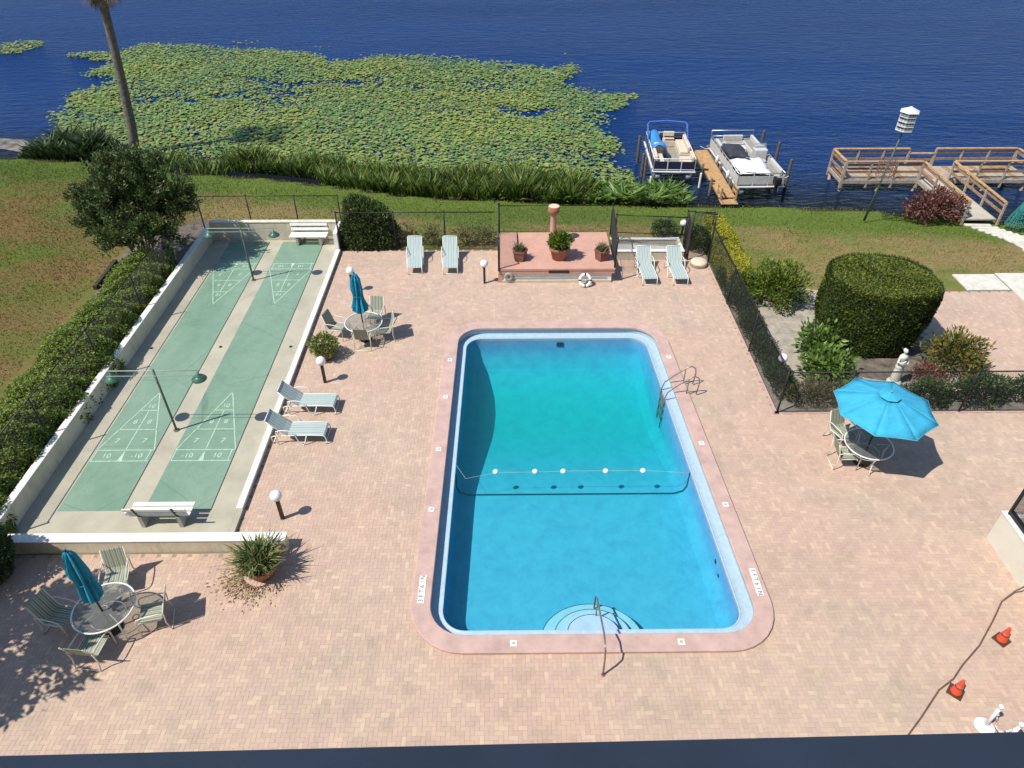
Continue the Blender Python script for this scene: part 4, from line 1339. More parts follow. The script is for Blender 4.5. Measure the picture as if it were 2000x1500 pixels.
def closed_umbrella(label, x, y, h, lean=(0, 0), open_foot=0.0):
    t = thing('closed_umbrella', label, 'umbrella', (x, y, 0), random.uniform(0, 6), 'closed blue umbrellas')
    MB().tube([(0, 0, 0.05), (lean[0] * h, lean[1] * h, h)], 0.022, 8).build('pole', 'bronze', t, smooth=True)
    MB().lathe([(0.22, 0), (0.22, 0.05), (0.06, 0.08), (0.04, 0.25)], 18).build('base', 'bronze', t, smooth=True)
    prof = [(0.15 + open_foot, 1.22), (0.19 + open_foot, 1.26), (0.185 + open_foot * .6, 1.45), (0.15, 1.75), (0.15, 1.95), (0.165, 2.1), (0.15, 2.3), (0.13, 2.5), (0.11, h - 0.18), (0.07, h - 0.06), (0.01, h)]
    n = 32
    b = MB()
    for k, (r, z) in enumerate(prof):
        for j in range(n):
            a = 2 * math.pi * j / n + 0.07 * k
            rr = r * (1 + 0.30 * math.sin(j * math.pi / 2 + 0.4 * math.sin(k)) * (1 if k < len(prof) - 1 else 0)) * (1 + 0.06 * math.sin(3 * a + k))
            b.v.append((rr * math.cos(a) + lean[0] * z, rr * math.sin(a) + lean[1] * z, z + (0.05 * math.sin(j * math.pi / 2) if k < 2 else 0)))
    for k in range(len(prof) - 1):
        for j in range(n):
            b.f.append((k * n + j, k * n + (j + 1) % n, (k + 1) * n + (j + 1) % n, (k + 1) * n + j))
    b.build('folded_canopy', 'teal', t)
    MB().tube([(0.165 * math.cos(a) + lean[0] * 1.85, 0.165 * math.sin(a) + lean[1] * 1.85, 1.85) for a in np.linspace(0, 6.28, 17)[:-1]], 0.012, 5, True).build('tie_strap', 'teal', t)
    MB().sphere((lean[0] * h, lean[1] * h, h + 0.02), 0.03, 8, 6).build('finial', 'bronze', t, smooth=True)
    return t
# near left set
make_table('round glass table of the near left set, nearest the camera', -9.23, 9.55, 0.67)
closed_umbrella('closed blue umbrella over the near left table', -9.22, 9.46, 2.85)
ch = make_chair('striped chair behind the near left table, facing camera')
ch.location = (-9.5, 10.62, 0); ch.rotation_euler = (0, 0, math.radians(195))
def face(x, y, tx, ty, jit=0):
    return math.atan2(ty - y, tx - x) - math.pi / 2 + math.radians(jit)
copy_thing(ch, (-8.25, 9.62, 0), face(-8.25, 9.62, -9.17, 9.5, 8), 'striped chair on the right of the near left table')
copy_thing(ch, (-10.35, 9.55, 0), face(-10.35, 9.55, -9.17, 9.5, -10), 'shaded striped chair on the left of the near left table')
copy_thing(ch, (-9.28, 8.78, 0), math.radians(-6), 'striped chair seen from behind, nearest the camera at left')
# far left set
make_table('round glass table of the farther set beside the court', -5.1, 21.25, 0.66)
closed_umbrella('closed blue umbrella over the farther table beside the court', -5.1, 21.2, 2.72, (-0.02, 0.02), 0.06)
copy_thing(ch, (-6.1, 21.42, 0), face(-6.1, 21.42, -5.1, 21.25, -6), 'dark-backed striped chair left of the farther table')
copy_thing(ch, (-5.06, 20.82, 0), math.radians(-3), 'striped chair tucked in front of the farther table')
copy_thing(ch, (-4.42, 21.25, 0), face(-4.42, 21.25, -5.1, 21.25, 12), 'striped chair right of the farther table')
copy_thing(ch, (-4.85, 22.2, 0), math.radians(172), 'striped chair behind the farther table by the umbrella')
# right set with the open umbrella
make_table('round glass table under the open turquoise umbrella', 10.45, 14.78, 0.66)
copy_thing(ch, (9.85, 14.72, 0), face(9.85, 14.72, 10.45, 14.78, -8), 'striped chair left of the table under the open umbrella')
copy_thing(ch, (10.1, 15.65, 0), math.radians(200), 'shaded striped chair behind the table under the open umbrella')
t = thing('open_umbrella', 'open turquoise octagonal umbrella over the right table', 'umbrella', (10.44, 14.76, 0), math.radians(12))
MB().tube([(0, 0, 0.05), (0, 0, 2.62)], 0.024, 10).build('pole', 'bronze', t, smooth=True)
MB().lathe([(0.24, 0), (0.24, 0.05), (0.06, 0.08), (0.04, 0.25)], 18).build('base', 'bronze', t, smooth=True)
R8, ZR, ZA = 1.36, 2.10, 2.58
vtx = [(R8 * math.cos(2 * math.pi * k / 8), R8 * math.sin(2 * math.pi * k / 8)) for k in range(8)]
for k in range(8):
    a, c = vtx[k], vtx[(k + 1) % 8]
    b = MB()
    nr = 5
    rows = []
    for i in range(nr + 1):
        f = 0.16 + 0.84 * i / nr
        z = ZA - (ZA - ZR) * f ** 1.08
        row = []
        for j in range(5):
            g = j / 4
            sag = 0.045 * math.sin(math.pi * g) * math.sin(math.pi * min(1, f * 0.9))
            pull = 1 - 0.03 * math.sin(math.pi * g) * (i == nr)
            row.append((f * (a[0] * (1 - g) + c[0] * g) * pull, f * (a[1] * (1 - g) + c[1] * g) * pull, z - sag))
        rows.append(row)
    for row in rows:
        b.v += row
    for i in range(nr):
        for j in range(4):
            b.f.append((i * 5 + j, i * 5 + j + 1, (i + 1) * 5 + j + 1, (i + 1) * 5 + j))
    pan = b.build('canopy_panel', 'tealopen', t, smooth=True)
    so = pan.modifiers.new('thick', 'SOLIDIFY'); so.thickness = 0.006
    MB().tube([(p[0], p[1], p[2] - 0.004) for p in rows[-1]], 0.014, 5).build('hem', 'tealhem', pan)
    MB().tube([(0.12 * a[0], 0.12 * a[1], ZA - 0.07), (a[0] * .985, a[1] * .985, ZR - 0.015)], 0.010, 5).build('rib', 'framew', t)
    MB().tube([(0.02 * a[0], 0.02 * a[1], 1.75), (a[0] * .55, a[1] * .55, ZA - (ZA - ZR) * .55 - 0.03)], 0.008, 5).build('strut', 'framew', t)
b = MB()
for f, z in ((0.005, ZA + 0.07), (0.22, ZA - 0.035)):
    for k in range(8):
        b.v.append((f * vtx[k][0], f * vtx[k][1], z))
for k in range(8):
    b.f.append((k, 8 + k, 8 + (k + 1) % 8, (k + 1) % 8))
vent = b.build('vent_cap', 'tealopen', t)
so = vent.modifiers.new('thick', 'SOLIDIFY'); so.thickness = 0.006
MB().sphere((0, 0, ZA + 0.09), 0.035, 10, 6).build('finial', 'tealhem', t, smooth=True)

# ------------------------------------------------------------------ deck planters, cones, posts, hose
t = pot('wide terracotta bowl with spiky plant at the end of the low wall', -6.12, 10.98, 0.0, [(0.26, 0), (0.40, 0.30), (0.44, 0.40), (0.46, 0.42), (0.46, 0.47), (0.42, 0.47), (0.42, 0.40)], 'terra', 28)
n = 520
a = rng.uniform(0, 6.28, n); el = rng.uniform(0.35, 1.5, n)
P = np.stack([rng.normal(0, .14, n), rng.normal(0, .14, n), np.full(n, 0.42) + rng.uniform(0, .14, n)], 1)
blades('leaves', P, np.stack([np.cos(a) * np.cos(el), np.sin(a) * np.cos(el), np.sin(el)], 1), 0.62, 0.042, 'leafyucca', t, 0.30)
n = 70
a = rng.uniform(0, 6.28, n); el = rng.uniform(-0.2, 0.4, n)
P = np.stack([np.cos(a) * .25, np.sin(a) * .25, np.full(n, 0.47)], 1)
blades('dry_leaves', P, np.stack([np.cos(a), np.sin(a), el], 1), 0.26, 0.03, 'leafdry', t, 0.4)
n = 700
a = rng.normal(3.9, 0.75, n); rr = 0.45 + np.abs(rng.normal(0, .33, n))
P = np.stack([-6.15 + rr * np.cos(a) * 1.0, 11.0 + rr * np.sin(a) * .85, rng.uniform(.004, .03, n)], 1)
tag(leaves('leaf_litter', P, np.stack([np.cos(a), np.sin(a), 0 * a], 1), 0.075, 0.04, 'litter', None, 0.25), 'dry leaf litter scattered round the terracotta bowl', 'leaf litter', kind='stuff')
t = pot('dark pot with round green bush beside the court curb', -6.33, 20.1, 0.0, [(0.24, 0), (0.33, 0.28), (0.36, 0.30), (0.36, 0.36), (0.32, 0.36), (0.31, 0.32)], 'potbrown')
P, N = blob_points(1900, 0.47, 0.47, 0.42, 0.12, 0.45, -0.6)
P[:, 2] += 0.50
leaves('foliage', P, N + np.array([0, 0, .4]), 0.10, 0.03, 'leafhedge', t, 0.6)
def cone(label, x, y, rz):
    t = thing('traffic_cone', label, 'traffic cone', (x, y, 0), rz, 'orange traffic cones')
    MB().box((0, 0, 0.02), (0.30, 0.30, 0.035)).build('base', 'conebase', t, bevel=0.01)
    MB().lathe([(0.125, 0.037), (0.11, 0.06), (0.034, 0.46), (0.03, 0.48), (0.022, 0.48)], 20).build('body', 'orange', t, smooth=True)
    MB().lathe([(0.0825, 0.22), (0.066, 0.30)], 20).build('band', 'red', t, smooth=True)
cone('orange traffic cone farther along the brown hose', 11.37, 8.96, 0.5)
cone('orange traffic cone nearer the camera beside the hose', 9.69, 7.73, 0.8)
def stanchion(label, x, y):
    t = thing('barrier_post', label, 'barrier post', (x, y, 0), 0, 'white plastic barrier posts')
    MB().lathe([(0.20, 0), (0.20, 0.035), (0.17, 0.06), (0.05, 0.08), (0.04, 0.10)], 24).build('base', 'globe', t, smooth=True)
    MB().lathe([(0.036, 0.10), (0.033, 0.80)], 12).build('post', 'globe', t, smooth=True)
    MB().lathe([(0.05, 0.80), (0.05, 0.86), (0.03, 0.88)], 12).build('cap', 'globe', t, smooth=True)
stanchion('white barrier post standing fully in view at lower right', 9.92, 6.98)
stanchion('white barrier post partly hidden at the bottom right edge', 10.12, 6.62)
t = thing('plastic_chain', 'white and red plastic chain between the two barrier posts', 'chain')
for i in range(17):
    f = i / 16
    x, y = 9.92 + 0.2 * f, 6.98 - 0.36 * f
    z = 0.78 - 0.9 * (1 - (2 * f - 1) ** 2) * 0.62
    x2, y2, f2 = 9.92 + 0.2 * (f + .065), 6.98 - 0.36 * (f + .065), f + .065
    z2 = 0.78 - 0.9 * (1 - (2 * f2 - 1) ** 2) * 0.62
    c = Vector(((x + x2) / 2, (y + y2) / 2, (z + z2) / 2))
    d = Vector((x2 - x, y2 - y, z2 - z)).normalized()
    sd = d.cross(Vector((.3, .5, 1))).normalized() if i % 2 else d.cross(Vector((1, -.6, .2))).normalized()
    MB().tube([c + d * .033 * math.cos(q) + sd * .018 * math.sin(q) for q in np.linspace(0, 6.28, 11)[:-1]], 0.006, 5, True).build('link', 'globe' if i % 4 < 3 else 'red', t)
hp = [(7.6, 6.2, 0.014), (8.11, 6.7, 0.014), (8.71, 7.2, 0.014), (9.36, 7.78, 0.014), (9.8, 8.03, 0.014), (10.15, 8.34, 0.014), (10.8, 8.83, 0.014), (11.45, 9.46, 0.014), (11.95, 9.98, 0.014), (12.35, 10.2, 0.1), (12.55, 10.15, 0.5), (12.62, 10.02, 0.98), (12.75, 9.85, 1.06), (12.95, 9.5, 1.0)]
tag(MB().tube(hp, 0.018, 7).build('hose', 'hose', smooth=True), 'brown hose running diagonally past the orange cones to the right wall', 'hose')

# white wall at right with a dark framed screen
t = thing('corner_wall', 'cream white wall corner with framed screen at the right edge', 'wall')
MB().box2(12.62, 12.82, 8.2, 11.93, -0.05, 1.0).build('wall_body', 'creamclean', t)
MB().box2(12.82, 19, 11.73, 11.93, -0.05, 1.0).build('wall_body', 'creamclean', t)
MB().box2(12.60, 12.84, 8.2, 11.95, 1.0, 1.03).build('wall_cap', 'whitepaint', t)
t = thing('screen_fence', 'dark framed mesh screen standing on the right corner wall', 'screen')
for x, y in ((12.72, 11.83), (12.72, 10.0), (12.72, 8.3), (14.9, 11.83)):
    MB().box((x, y, 1.72), (0.06, 0.06, 1.36)).build('post', 'black', t)
MB().bar((12.72, 8.3, 2.40), (12.72, 11.83, 2.40), 0.05, 0.05).build('top_rail', 'black', t)
MB().bar((12.72, 11.83, 2.40), (14.9, 11.83, 2.40), 0.05, 0.05).build('top_rail', 'black', t)
MB().bar((12.74, 8.3, 1.12), (12.74, 11.83, 1.12), 0.10, 0.10).build('bottom_rail', 'black', t)
m = MB(); chain(m, (12.72, 8.3), (12.72, 11.83), 1.1, 1.1, 1.28, 0.004, 0.06); chain(m, (12.72, 11.83), (14.9, 11.83), 1.1, 1.1, 1.28, 0.004, 0.06)
o = m.build('screen_mesh', 'blackwire', t); o['kind'] = 'stuff'
tag(MB().box2(12.86, 19.5, 6.0, 11.7, 0.5, 0.62).build('inner_floor', 'screen'), kind='structure')

# ------------------------------------------------------------------ right garden: slabs, path, statue
for x, y, w, d, lab in ((19.4, 25.0, 1.72, 1.25, 'white square slab between lawn and right paving'), (21.2, 24.6, 1.7, 2.2, 'larger white slab at the right frame edge')):
    t = thing('stone_slab', lab, 'slab', (x, y, 0), 0, 'white slabs by the right paving')
    MB().box((0, 0, 0.0), (w, d, 0.06)).build('slab', 'whitetop', t, bevel=0.01)
path_pts = [(23.15, 31.75), (23.30, 31.35), (23.38, 30.95), (23.46, 30.55), (23.52, 30.15), (23.56, 29.75), (23.58, 29.2), (23.55, 28.4), (23.4, 27.5), (23.2, 26.6), (22.9, 25.9)]
sw = thing('stepping_path', 'curved path of white concrete treads leading to the dock', 'path')
for i, (x, y) in enumerate(path_pts):
    d = 0.23 if i < 6 else 0.78
    z = float(ground_z(np.array(x), np.array(y))) + 0.03
    MB().box((x, y, z), (1.25, d, 0.08), -0.05 + 0.02 * i).build('tread', 'whitetop', sw, bevel=0.01)
t = thing('statue', 'white garden statue of a robed standing figure behind the umbrella', 'statue', (12.98, 18.45, -0.01), math.radians(200))
MB().lathe([(0.24, 0), (0.24, 0.10), (0.20, 0.13), (0.19, 0.16)], 20).build('plinth', 'marble', t, smooth=True)
b = MB()
b.lathe([(0.17, 0.15), (0.18, 0.3), (0.165, 0.5), (0.15, 0.66), (0.165, 0.74), (0.13, 0.86), (0.115, 0.93), (0.14, 1.05), (0.15, 1.13), (0.11, 1.19), (0.05, 1.215), (0.045, 1.27)], 24, sx=1.0, sy=0.78, lean=(0.03, 0))
for k in range(9):
    a = k * 0.7
    b.tube([(0.155 * math.cos(a), 0.12 * math.sin(a), 0.15), (0.15 * math.cos(a + .2), 0.115 * math.sin(a + .2), 0.5), (0.13 * math.cos(a + .3), 0.10 * math.sin(a + .3), 0.80)], 0.026, 6, r_end=0.014)
b.sphere((0.045, 0.01, 1.35), 0.068, 16, 12, 1.25)
b.sphere((0.045, -0.04, 1.375), 0.06, 12, 8)
b.tube([(-0.12, 0, 1.13), (-0.20, 0.02, 0.95), (-0.12, 0.12, 0.84), (0.0, 0.16, 0.90)], [0.05, 0.042, 0.034, 0.026], 8)
b.tube([(0.17, 0, 1.13), (0.24, 0.03, 0.96), (0.18, 0.14, 0.98), (0.06, 0.17, 1.05)], [0.05, 0.042, 0.034, 0.026], 8)
b.sphere((0.045, 0.072, 1.34), 0.018, 8, 6)
st = b.build('figure', 'marble', t, smooth=True)
rm = st.modifiers.new('remesh', 'REMESH'); rm.mode = 'VOXEL'; rm.voxel_size = 0.016; rm.use_smooth_shade = True

# ------------------------------------------------------------------ vegetation
def shrub(name, label, cat, x, y, z, r, n, L, W, mat, lump=0.2, shell=0.6, stems=5, up=0.4, group=None, lift=None):
    t = thing(name, label, cat, (x, y, z), random.uniform(0, 0.3), group)
    zc = r[2] * 0.75 if lift is None else lift
    P, N = blob_points(n, *r, lump, shell)
    P[:, 2] += zc
    P[:, 2] = np.maximum(P[:, 2], 0.03)
    leaves('foliage', P, N + np.array([0, 0, up]), L, W, mat, t, 0.6)
    for k in range(stems):
        a = k * 2.4 + random.random()
        q = (r[0] * .5 * math.cos(a), r[1] * .5 * math.sin(a))
        MB().tube([(q[0] * .12, q[1] * .12, 0), (q[0] * .6, q[1] * .6, zc * .6), (q[0], q[1], zc * 1.2)], 0.022, 6, r_end=0.008).build('stem', 'bark', t)
    return t
# big clipped cylinder hedge
t = thing('clipped_hedge', 'big clipped rounded hedge block beside the right paving', 'hedge', (13.0, 21.2, 0))
n = 62000
u = rng.random(n)
a = rng.uniform(0, 6.28, n)
top = u < 0.30
rad = np.where(top, np.sqrt(rng.random(n)), 1 - 0.05 * rng.random(n) ** 2)
zz = np.where(top, 2.55 - 0.04 * rng.random(n), rng.uniform(0.1, 2.55, n))
sq = (np.abs(np.cos(a)) ** 3 + np.abs(np.sin(a)) ** 3) ** (-1 / 3)
sq = 0.55 * sq + 0.45
taper = 0.86 + 0.14 * np.clip(zz / 1.3, 0, 1)
edge = np.where(top, 1 - 0.02, 1 - 0.05 * np.clip((zz - 2.3) / 0.25, 0, 1) ** 2)
wob = 1 + 0.018 * np.sin(5 * a + 2 * zz) + 0.014 * np.sin(9 * a - 3 * zz)
ztop = zz - np.where(top, 0.09 * rad ** 8, 0)
P = np.stack([1.82 * sq * rad * np.cos(a) * taper * edge * wob, 1.6 * sq * rad * np.sin(a) * taper * edge * wob, ztop + 0.05 * np.sin(3 * a + zz) * top], 1)
N = np.where(top[:, None], np.array([0, 0, 1.0]), np.stack([np.cos(a), np.sin(a), -0.22 + 0 * a], 1))
leaves('side_foliage', P[~top], N[~top], 0.085, 0.05, 'leafshade', t, 0.75, flat=0.7)
leaves('top_foliage_lit', P[top], N[top], 0.085, 0.05, 'leaflit', t, 0.75, flat=0.6)  # top leaves take the sunlit copy of the leaf colour
sel = rng.choice(len(P), 900, replace=False)
sel = sel[vnoise(P[sel, 0] * 2, P[sel, 1] * 2 + P[sel, 2], 0.7, 4) > 0.1]
leaves('stray_shoots', P[sel], N[sel] + np.array([0, 0, .5]), 0.16, 0.05, 'leaflit', t, 0.5)['kind'] = 'stuff'
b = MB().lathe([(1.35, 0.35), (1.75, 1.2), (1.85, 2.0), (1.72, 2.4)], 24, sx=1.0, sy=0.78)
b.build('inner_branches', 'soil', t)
for k in range(7):
    aa = k * 0.9
    MB().tube([(0.5 * math.cos(aa), 0.4 * math.sin(aa), 0), (1.0 * math.cos(aa), 0.8 * math.sin(aa), 0.6)], 0.04, 6).build('stem', 'bark', t)
# golden hedge strip along the fence
t = thing('golden_hedge', 'strip of golden yellow hedge along the right fence', 'hedge', (9.38, 27.0, 0))
n = 22000
yy = rng.uniform(-2.6, 2.5, n); s = rng.random(n)
top = s < 0.45
xx = np.where(top, rng.uniform(-0.42, 0.42, n), np.where(s < 0.75, -0.43, 0.43) + rng.normal(0, .03, n))
zz = np.where(top, 0.86 + rng.normal(0, .03, n), rng.uniform(0.05, 0.86, n))
zz *= 1 + 0.06 * np.sin(yy * 2.3)
P = np.stack([xx + 0.04 * np.sin(yy * 3), yy, zz], 1)
N = np.stack([np.where(top, 0, np.sign(xx)), 0 * yy, np.where(top, 1.0, .5)], 1)
leaves('foliage', P, N, 0.085, 0.05, 'leafyellow', t, 0.7, flat=0.6)
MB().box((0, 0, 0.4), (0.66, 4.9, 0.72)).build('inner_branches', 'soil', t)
# shrubs in the bed
shrub('shrub', 'dark green shrub at the lawn corner of the planting bed', 'shrub', 10.5, 23.55, 0, (1.05, 0.95, 0.95), 4600, 0.15, 0.055, 'leafhedge', 0.3, 0.8)
shrub('shrub', 'low dark shrub touching the end of the golden hedge', 'shrub', 9.5, 24.1, 0, (0.6, 0.7, 0.6), 2200, 0.11, 0.045, 'leafhedge', 0.2, 0.6)
shrub('leafy_shrub', 'broad-leaved shrub in the bed left of the clipped hedge', 'shrub', 10.95, 20.2, 0, (0.75, 0.7, 0.6), 620, 0.24, 0.12, 'leafbroad', 0.3, 0.9)
shrub('leafy_shrub', 'broad-leaved shrub in the bed nearest the fence corner', 'shrub', 10.75, 18.7, 0, (0.85, 0.75, 0.62), 760, 0.24, 0.12, 'leafbroad', 0.3, 0.9)
shrub('croton_shrub', 'reddish green shrub right of the statue', 'shrub', 15.3, 19.25, 0, (0.95, 0.85, 0.75), 2300, 0.19, 0.06, 'leafcroton', 0.3, 0.8)
shrub('ground_shrub', 'low bronze shrub at the foot of the reddish shrub', 'shrub', 14.3, 18.75, 0, (0.6, 0.5, 0.22), 700, 0.12, 0.05, 'leafred', 0.2, 0.8)
shrub('low_shrub', 'low green shrub along the fence behind the umbrella', 'shrub', 13.6, 17.55, 0, (0.9, 0.5, 0.42), 2200, 0.11, 0.045, 'leafdark', 0.2, 0.6)
shrub('low_shrub', 'low green shrub along the fence right of the umbrella', 'shrub', 15.4, 17.6, 0, (1.0, 0.52, 0.50), 2600, 0.11, 0.045, 'leafdark', 0.2, 0.6)
shrub('low_shrub', 'low green shrub along the fence at the right frame edge', 'shrub', 17.3, 17.65, 0, (1.0, 0.55, 0.52), 2600, 0.11, 0.045, 'leafdark', 0.2, 0.6)
shrub('twiggy_shrub', 'dry twiggy shrub in the fence corner of the bed', 'shrub', 10.0, 17.6, 0, (1.1, 0.5, 0.4), 1700, 0.15, 0.03, 'leafdry', 0.2, 0.9)
for i in range(5):
    y = 25.5 - i * 1.62
    shrub('low_shrub', ['low dark plant strip at the far end of the right fence', 'low dark plant along the right fence, second from the gate', 'low dark plant midway along the right fence', 'low dark plant along the right fence near the globe lamp', 'low dark plant along the right fence near its corner'][i], 'shrub', 9.02 + 0.03 * i, y - 0.6, 0, (0.42, 1.0, 0.30), 2600, 0.10, 0.04, 'leafdark', 0.15, 0.8, 3)
shrub('shrub', 'dark bush behind the gate below the golden hedge', 'shrub', 8.45, 28.0, 0, (0.5, 0.55, 0.6), 2600, 0.09, 0.04, 'leafdark', 0.2, 0.5)
shrub('shrub', 'small dark bush on the lawn left of the gate', 'shrub', 7.2, 29.3, -.03, (0.55, 0.5, 0.42), 1700, 0.10, 0.04, 'leafdark', 0.25, 0.6)
# tall bush on the front fence
t = thing('fence_bush', 'tall dense bush growing over the fence beside the court', 'bush', (-6.0, 28.75, 0))
n = 15000
d = unit(rng.normal(0, 1, (n, 3)))
d[:, 2] = np.abs(d[:, 2])
sq = (np.abs(d[:, 0]) ** 3.5 + np.abs(d[:, 1]) ** 3.5 + np.abs(d[:, 2]) ** 2.6) ** (-1 / 3.0)
P = d * sq[:, None] * np.array([1.1, 0.75, 1.95]) * (1 - 0.22 * rng.random(n) ** 2)[:, None]
P[:, 0] *= 1 + 0.1 * np.sin(P[:, 2] * 4)
P[:, 2] *= 1.12 - 0.22 * np.clip((P[:, 0] + .6), -1, 1.7)
leaves('foliage', P + rng.normal(0, .05, P.shape), d + np.array([0, 0, .3]), 0.15, 0.06, 'leafcrape', t, 0.7)
P2 = P[(P[:, 2] > 1.35)][:1800]
leaves('young_leaves', P2 + rng.normal(0, .05, P2.shape), np.tile([0, 0, 1.0], (len(P2), 1)), 0.13, 0.055, 'leafhedge', t, 0.7)
for k in range(6):
    MB().tube([(-0.6 + k * .25, 0, 0), (-0.8 + k * .32, 0.1, 1.2)], 0.03, 6, r_end=.012).build('stem', 'bark', t)
for i, (x, r) in enumerate(((-4.35, .5), (-3.25, .55), (-1.75, .6), (-0.85, .5))):
    shrub('sparse_shrub', ['thin twiggy shrub behind fence next to the tall bush', 'thin twiggy shrub behind the leftmost back lounger', 'thin twiggy shrub behind the second back lounger', 'thin twiggy shrub next to the platform fence'][i], 'shrub', x, 28.55, -.03, (r, 0.38, 0.55), 620, 0.14, 0.035, 'leafdry', 0.25, 0.95, 6)
# hedge left of the court
t = thing('hedge', 'long green hedge overhanging the left court wall', 'hedge', (-14.30, 18.8, 0))
n = 90000
yy = rng.uniform(-7.3, 6.9, n)
a = rng.uniform(-0.35, math.pi + 0.35, n)
hh = 1.38 + 0.14 * np.sin(yy * 1.3) + 0.09 * np.sin(yy * 3.1 + 1) - 0.25 * np.clip((yy - 5) / 2, 0, 1)
ww = 1.18 + 0.12 * np.sin(yy * 0.9 + 2) - 0.30 * np.clip((yy - 4) / 3, 0, 1)
rr = 1 - 0.35 * rng.random(n) ** 1.8
bump = 1 + 0.13 * np.sin(yy * 5 + 3 * a) * np.sin(4 * a + yy * 2.2)
P = np.stack([ww * np.cos(a) * rr * bump, yy, np.maximum(0.05, 0.1 + hh * np.abs(np.sin(a)) ** 0.8 * rr * bump)], 1)
N = np.stack([np.cos(a), 0 * a, np.abs(np.sin(a)) + 0.4], 1)
leaves('foliage', P, N, 0.095, 0.045, 'leafhedge', t, 0.7, flat=0.4)
for k in range(22):
    y = -7 + k * 0.64
    MB().tube([(0.1, y, 0), (0.3 * math.sin(k), y + .1, 0.75)], 0.025, 5, r_end=.01).build('stem', 'bark', t)
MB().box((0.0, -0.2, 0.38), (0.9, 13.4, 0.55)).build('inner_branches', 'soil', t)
# crape myrtle
t = thing('crape_myrtle', 'bushy multi-stemmed tree behind the far left court corner', 'tree', (-15.1, 26.7, -0.03))
n = 36000
LOB = np.array([(-1.3, -.2, 2.2, .85), (-0.9, .5, 3.0, .95), (-.2, -.5, 3.5, .9), (.5, .3, 4.0, .85), (1.2, -.1, 3.3, .95), (1.75, .4, 2.6, .75), (.6, -.8, 2.4, 1.0), (-.5, -.9, 1.9, .8), (1.4, -.7, 2.0, .7), (.1, .9, 3.2, 1.0), (-1.65, .4, 2.7, .55), (1.0, .7, 3.9, .6), (-.35, .2, 4.05, .55), (2.1, 0., 3.2, .45)])
tw = []
for k, (lx, ly, lz, lr) in enumerate(LOB):
    m_ = int(26 * lr ** 2) + 8
    d = unit(rng.normal(0, 1, (m_, 3)) + np.array([0, 0, .35]))
    tw.append(np.concatenate([np.tile([lx, ly, lz], (m_, 1)) + d * lr * rng.uniform(.35, 1.05, (m_, 1)), d], 1))
tw = np.concatenate(tw)
idx = rng.integers(0, len(tw), n)
tt = rng.uniform(-.28, .34, (n, 1))
P = tw[idx, :3] + tw[idx, 3:] * tt + rng.normal(0, .085, (n, 3)) + np.array([0, 0, 0.2]) * tt
P *= np.array([1.0, 1.05, 1.0])
P[:, 0] += .05
leaves('crown', P, tw[idx, 3:] + np.array([0, 0, .4]), 0.15, 0.062, 'leafcrape', t, 0.7)
for k in range(11):
    a = k * 0.62
    q = (math.cos(a), math.sin(a))
    MB().tube([(q[0] * .15, q[1] * .15, 0), (q[0] * .5, q[1] * .45, 1.1), (q[0] * .85, q[1] * .8, 2.2), (q[0] * 1.0, q[1] * .95, 3.2)], 0.045, 7, r_end=0.012).build('trunk', 'bark', t, smooth=True)
shrub('shrub', 'dark low shrub at the foot of the multi-stemmed tree', 'shrub', -15.0, 26.0, 0, (0.8, 0.8, 0.45), 2600, 0.12, 0.05, 'leafdark', 0.25, 0.7)
tag(MB().box((-16.55, 25.9, 0.05), (0.16, 2.2, 0.2), 0.05).build('edging_timber', 'timber'), 'dark edging timber between lawn and tree bed', 'edging')

# palm by the lake
t = thing('palm_tree', 'tall leaning palm trunk on the lake shore at left', 'palm tree', (-22.45, 42.68, -0.95))
tr = [(0, 0, 0), (0.12, 0, 0.7), (0.28, 0, 1.6), (0.50, 0, 3.4), (0.72, 0, 5.6), (0.92, 0, 8.0), (1.02, 0, 9.7)]
MB().tube(tr, [0.30, 0.285, 0.27, 0.25, 0.235, 0.225, 0.22], 14).build('trunk', 'palmtrunk', t, smooth=True)
def fronds(name, n, el0, el1, L, mat, zc):
    b_v, b_f = [], []
    for k in range(n):
        az = rng.uniform(0, 6.28); el = rng.uniform(el0, el1)
        d = np.array([math.cos(az) * math.cos(el), math.sin(az) * math.cos(el), math.sin(el)])
        side = np.array([-math.sin(az), math.cos(az), 0])
        base = np.array([0.98, 0, zc])
        stem_end = base + d * L * 0.55
        for j in range(16):
            f = (j - 7.5) / 7.5
            dd = unit((d * (1 - 0.35 * abs(f)) + side * f * 1.1 + np.array([0, 0, -0.35]))[None])[0]
            q = base + d * L * (0.45 + 0.10 * (1 - abs(f)))
            tip = q + dd * L * 0.62
            w = side * 0.03 + np.array([0, 0, .015])
            o = len(b_v)
            b_v += [q - w, q + w, tip + w * .15, tip - w * .15]
            b_f.append((o, o + 1, o + 2, o + 3))
        o = len(b_v)
        w = side * 0.02
        b_v += [base - w, base + w, stem_end + w, stem_end - w]
        b_f.append((o, o + 1, o + 2, o + 3))
    npmesh(name, b_v, b_f, mat, t)
fronds('dead_fronds', 26, -1.35, -0.55, 1.5, 'palmdead', 9.3)
fronds('crown', 34, -0.3, 1.4, 2.1, 'palmleaf', 9.6)

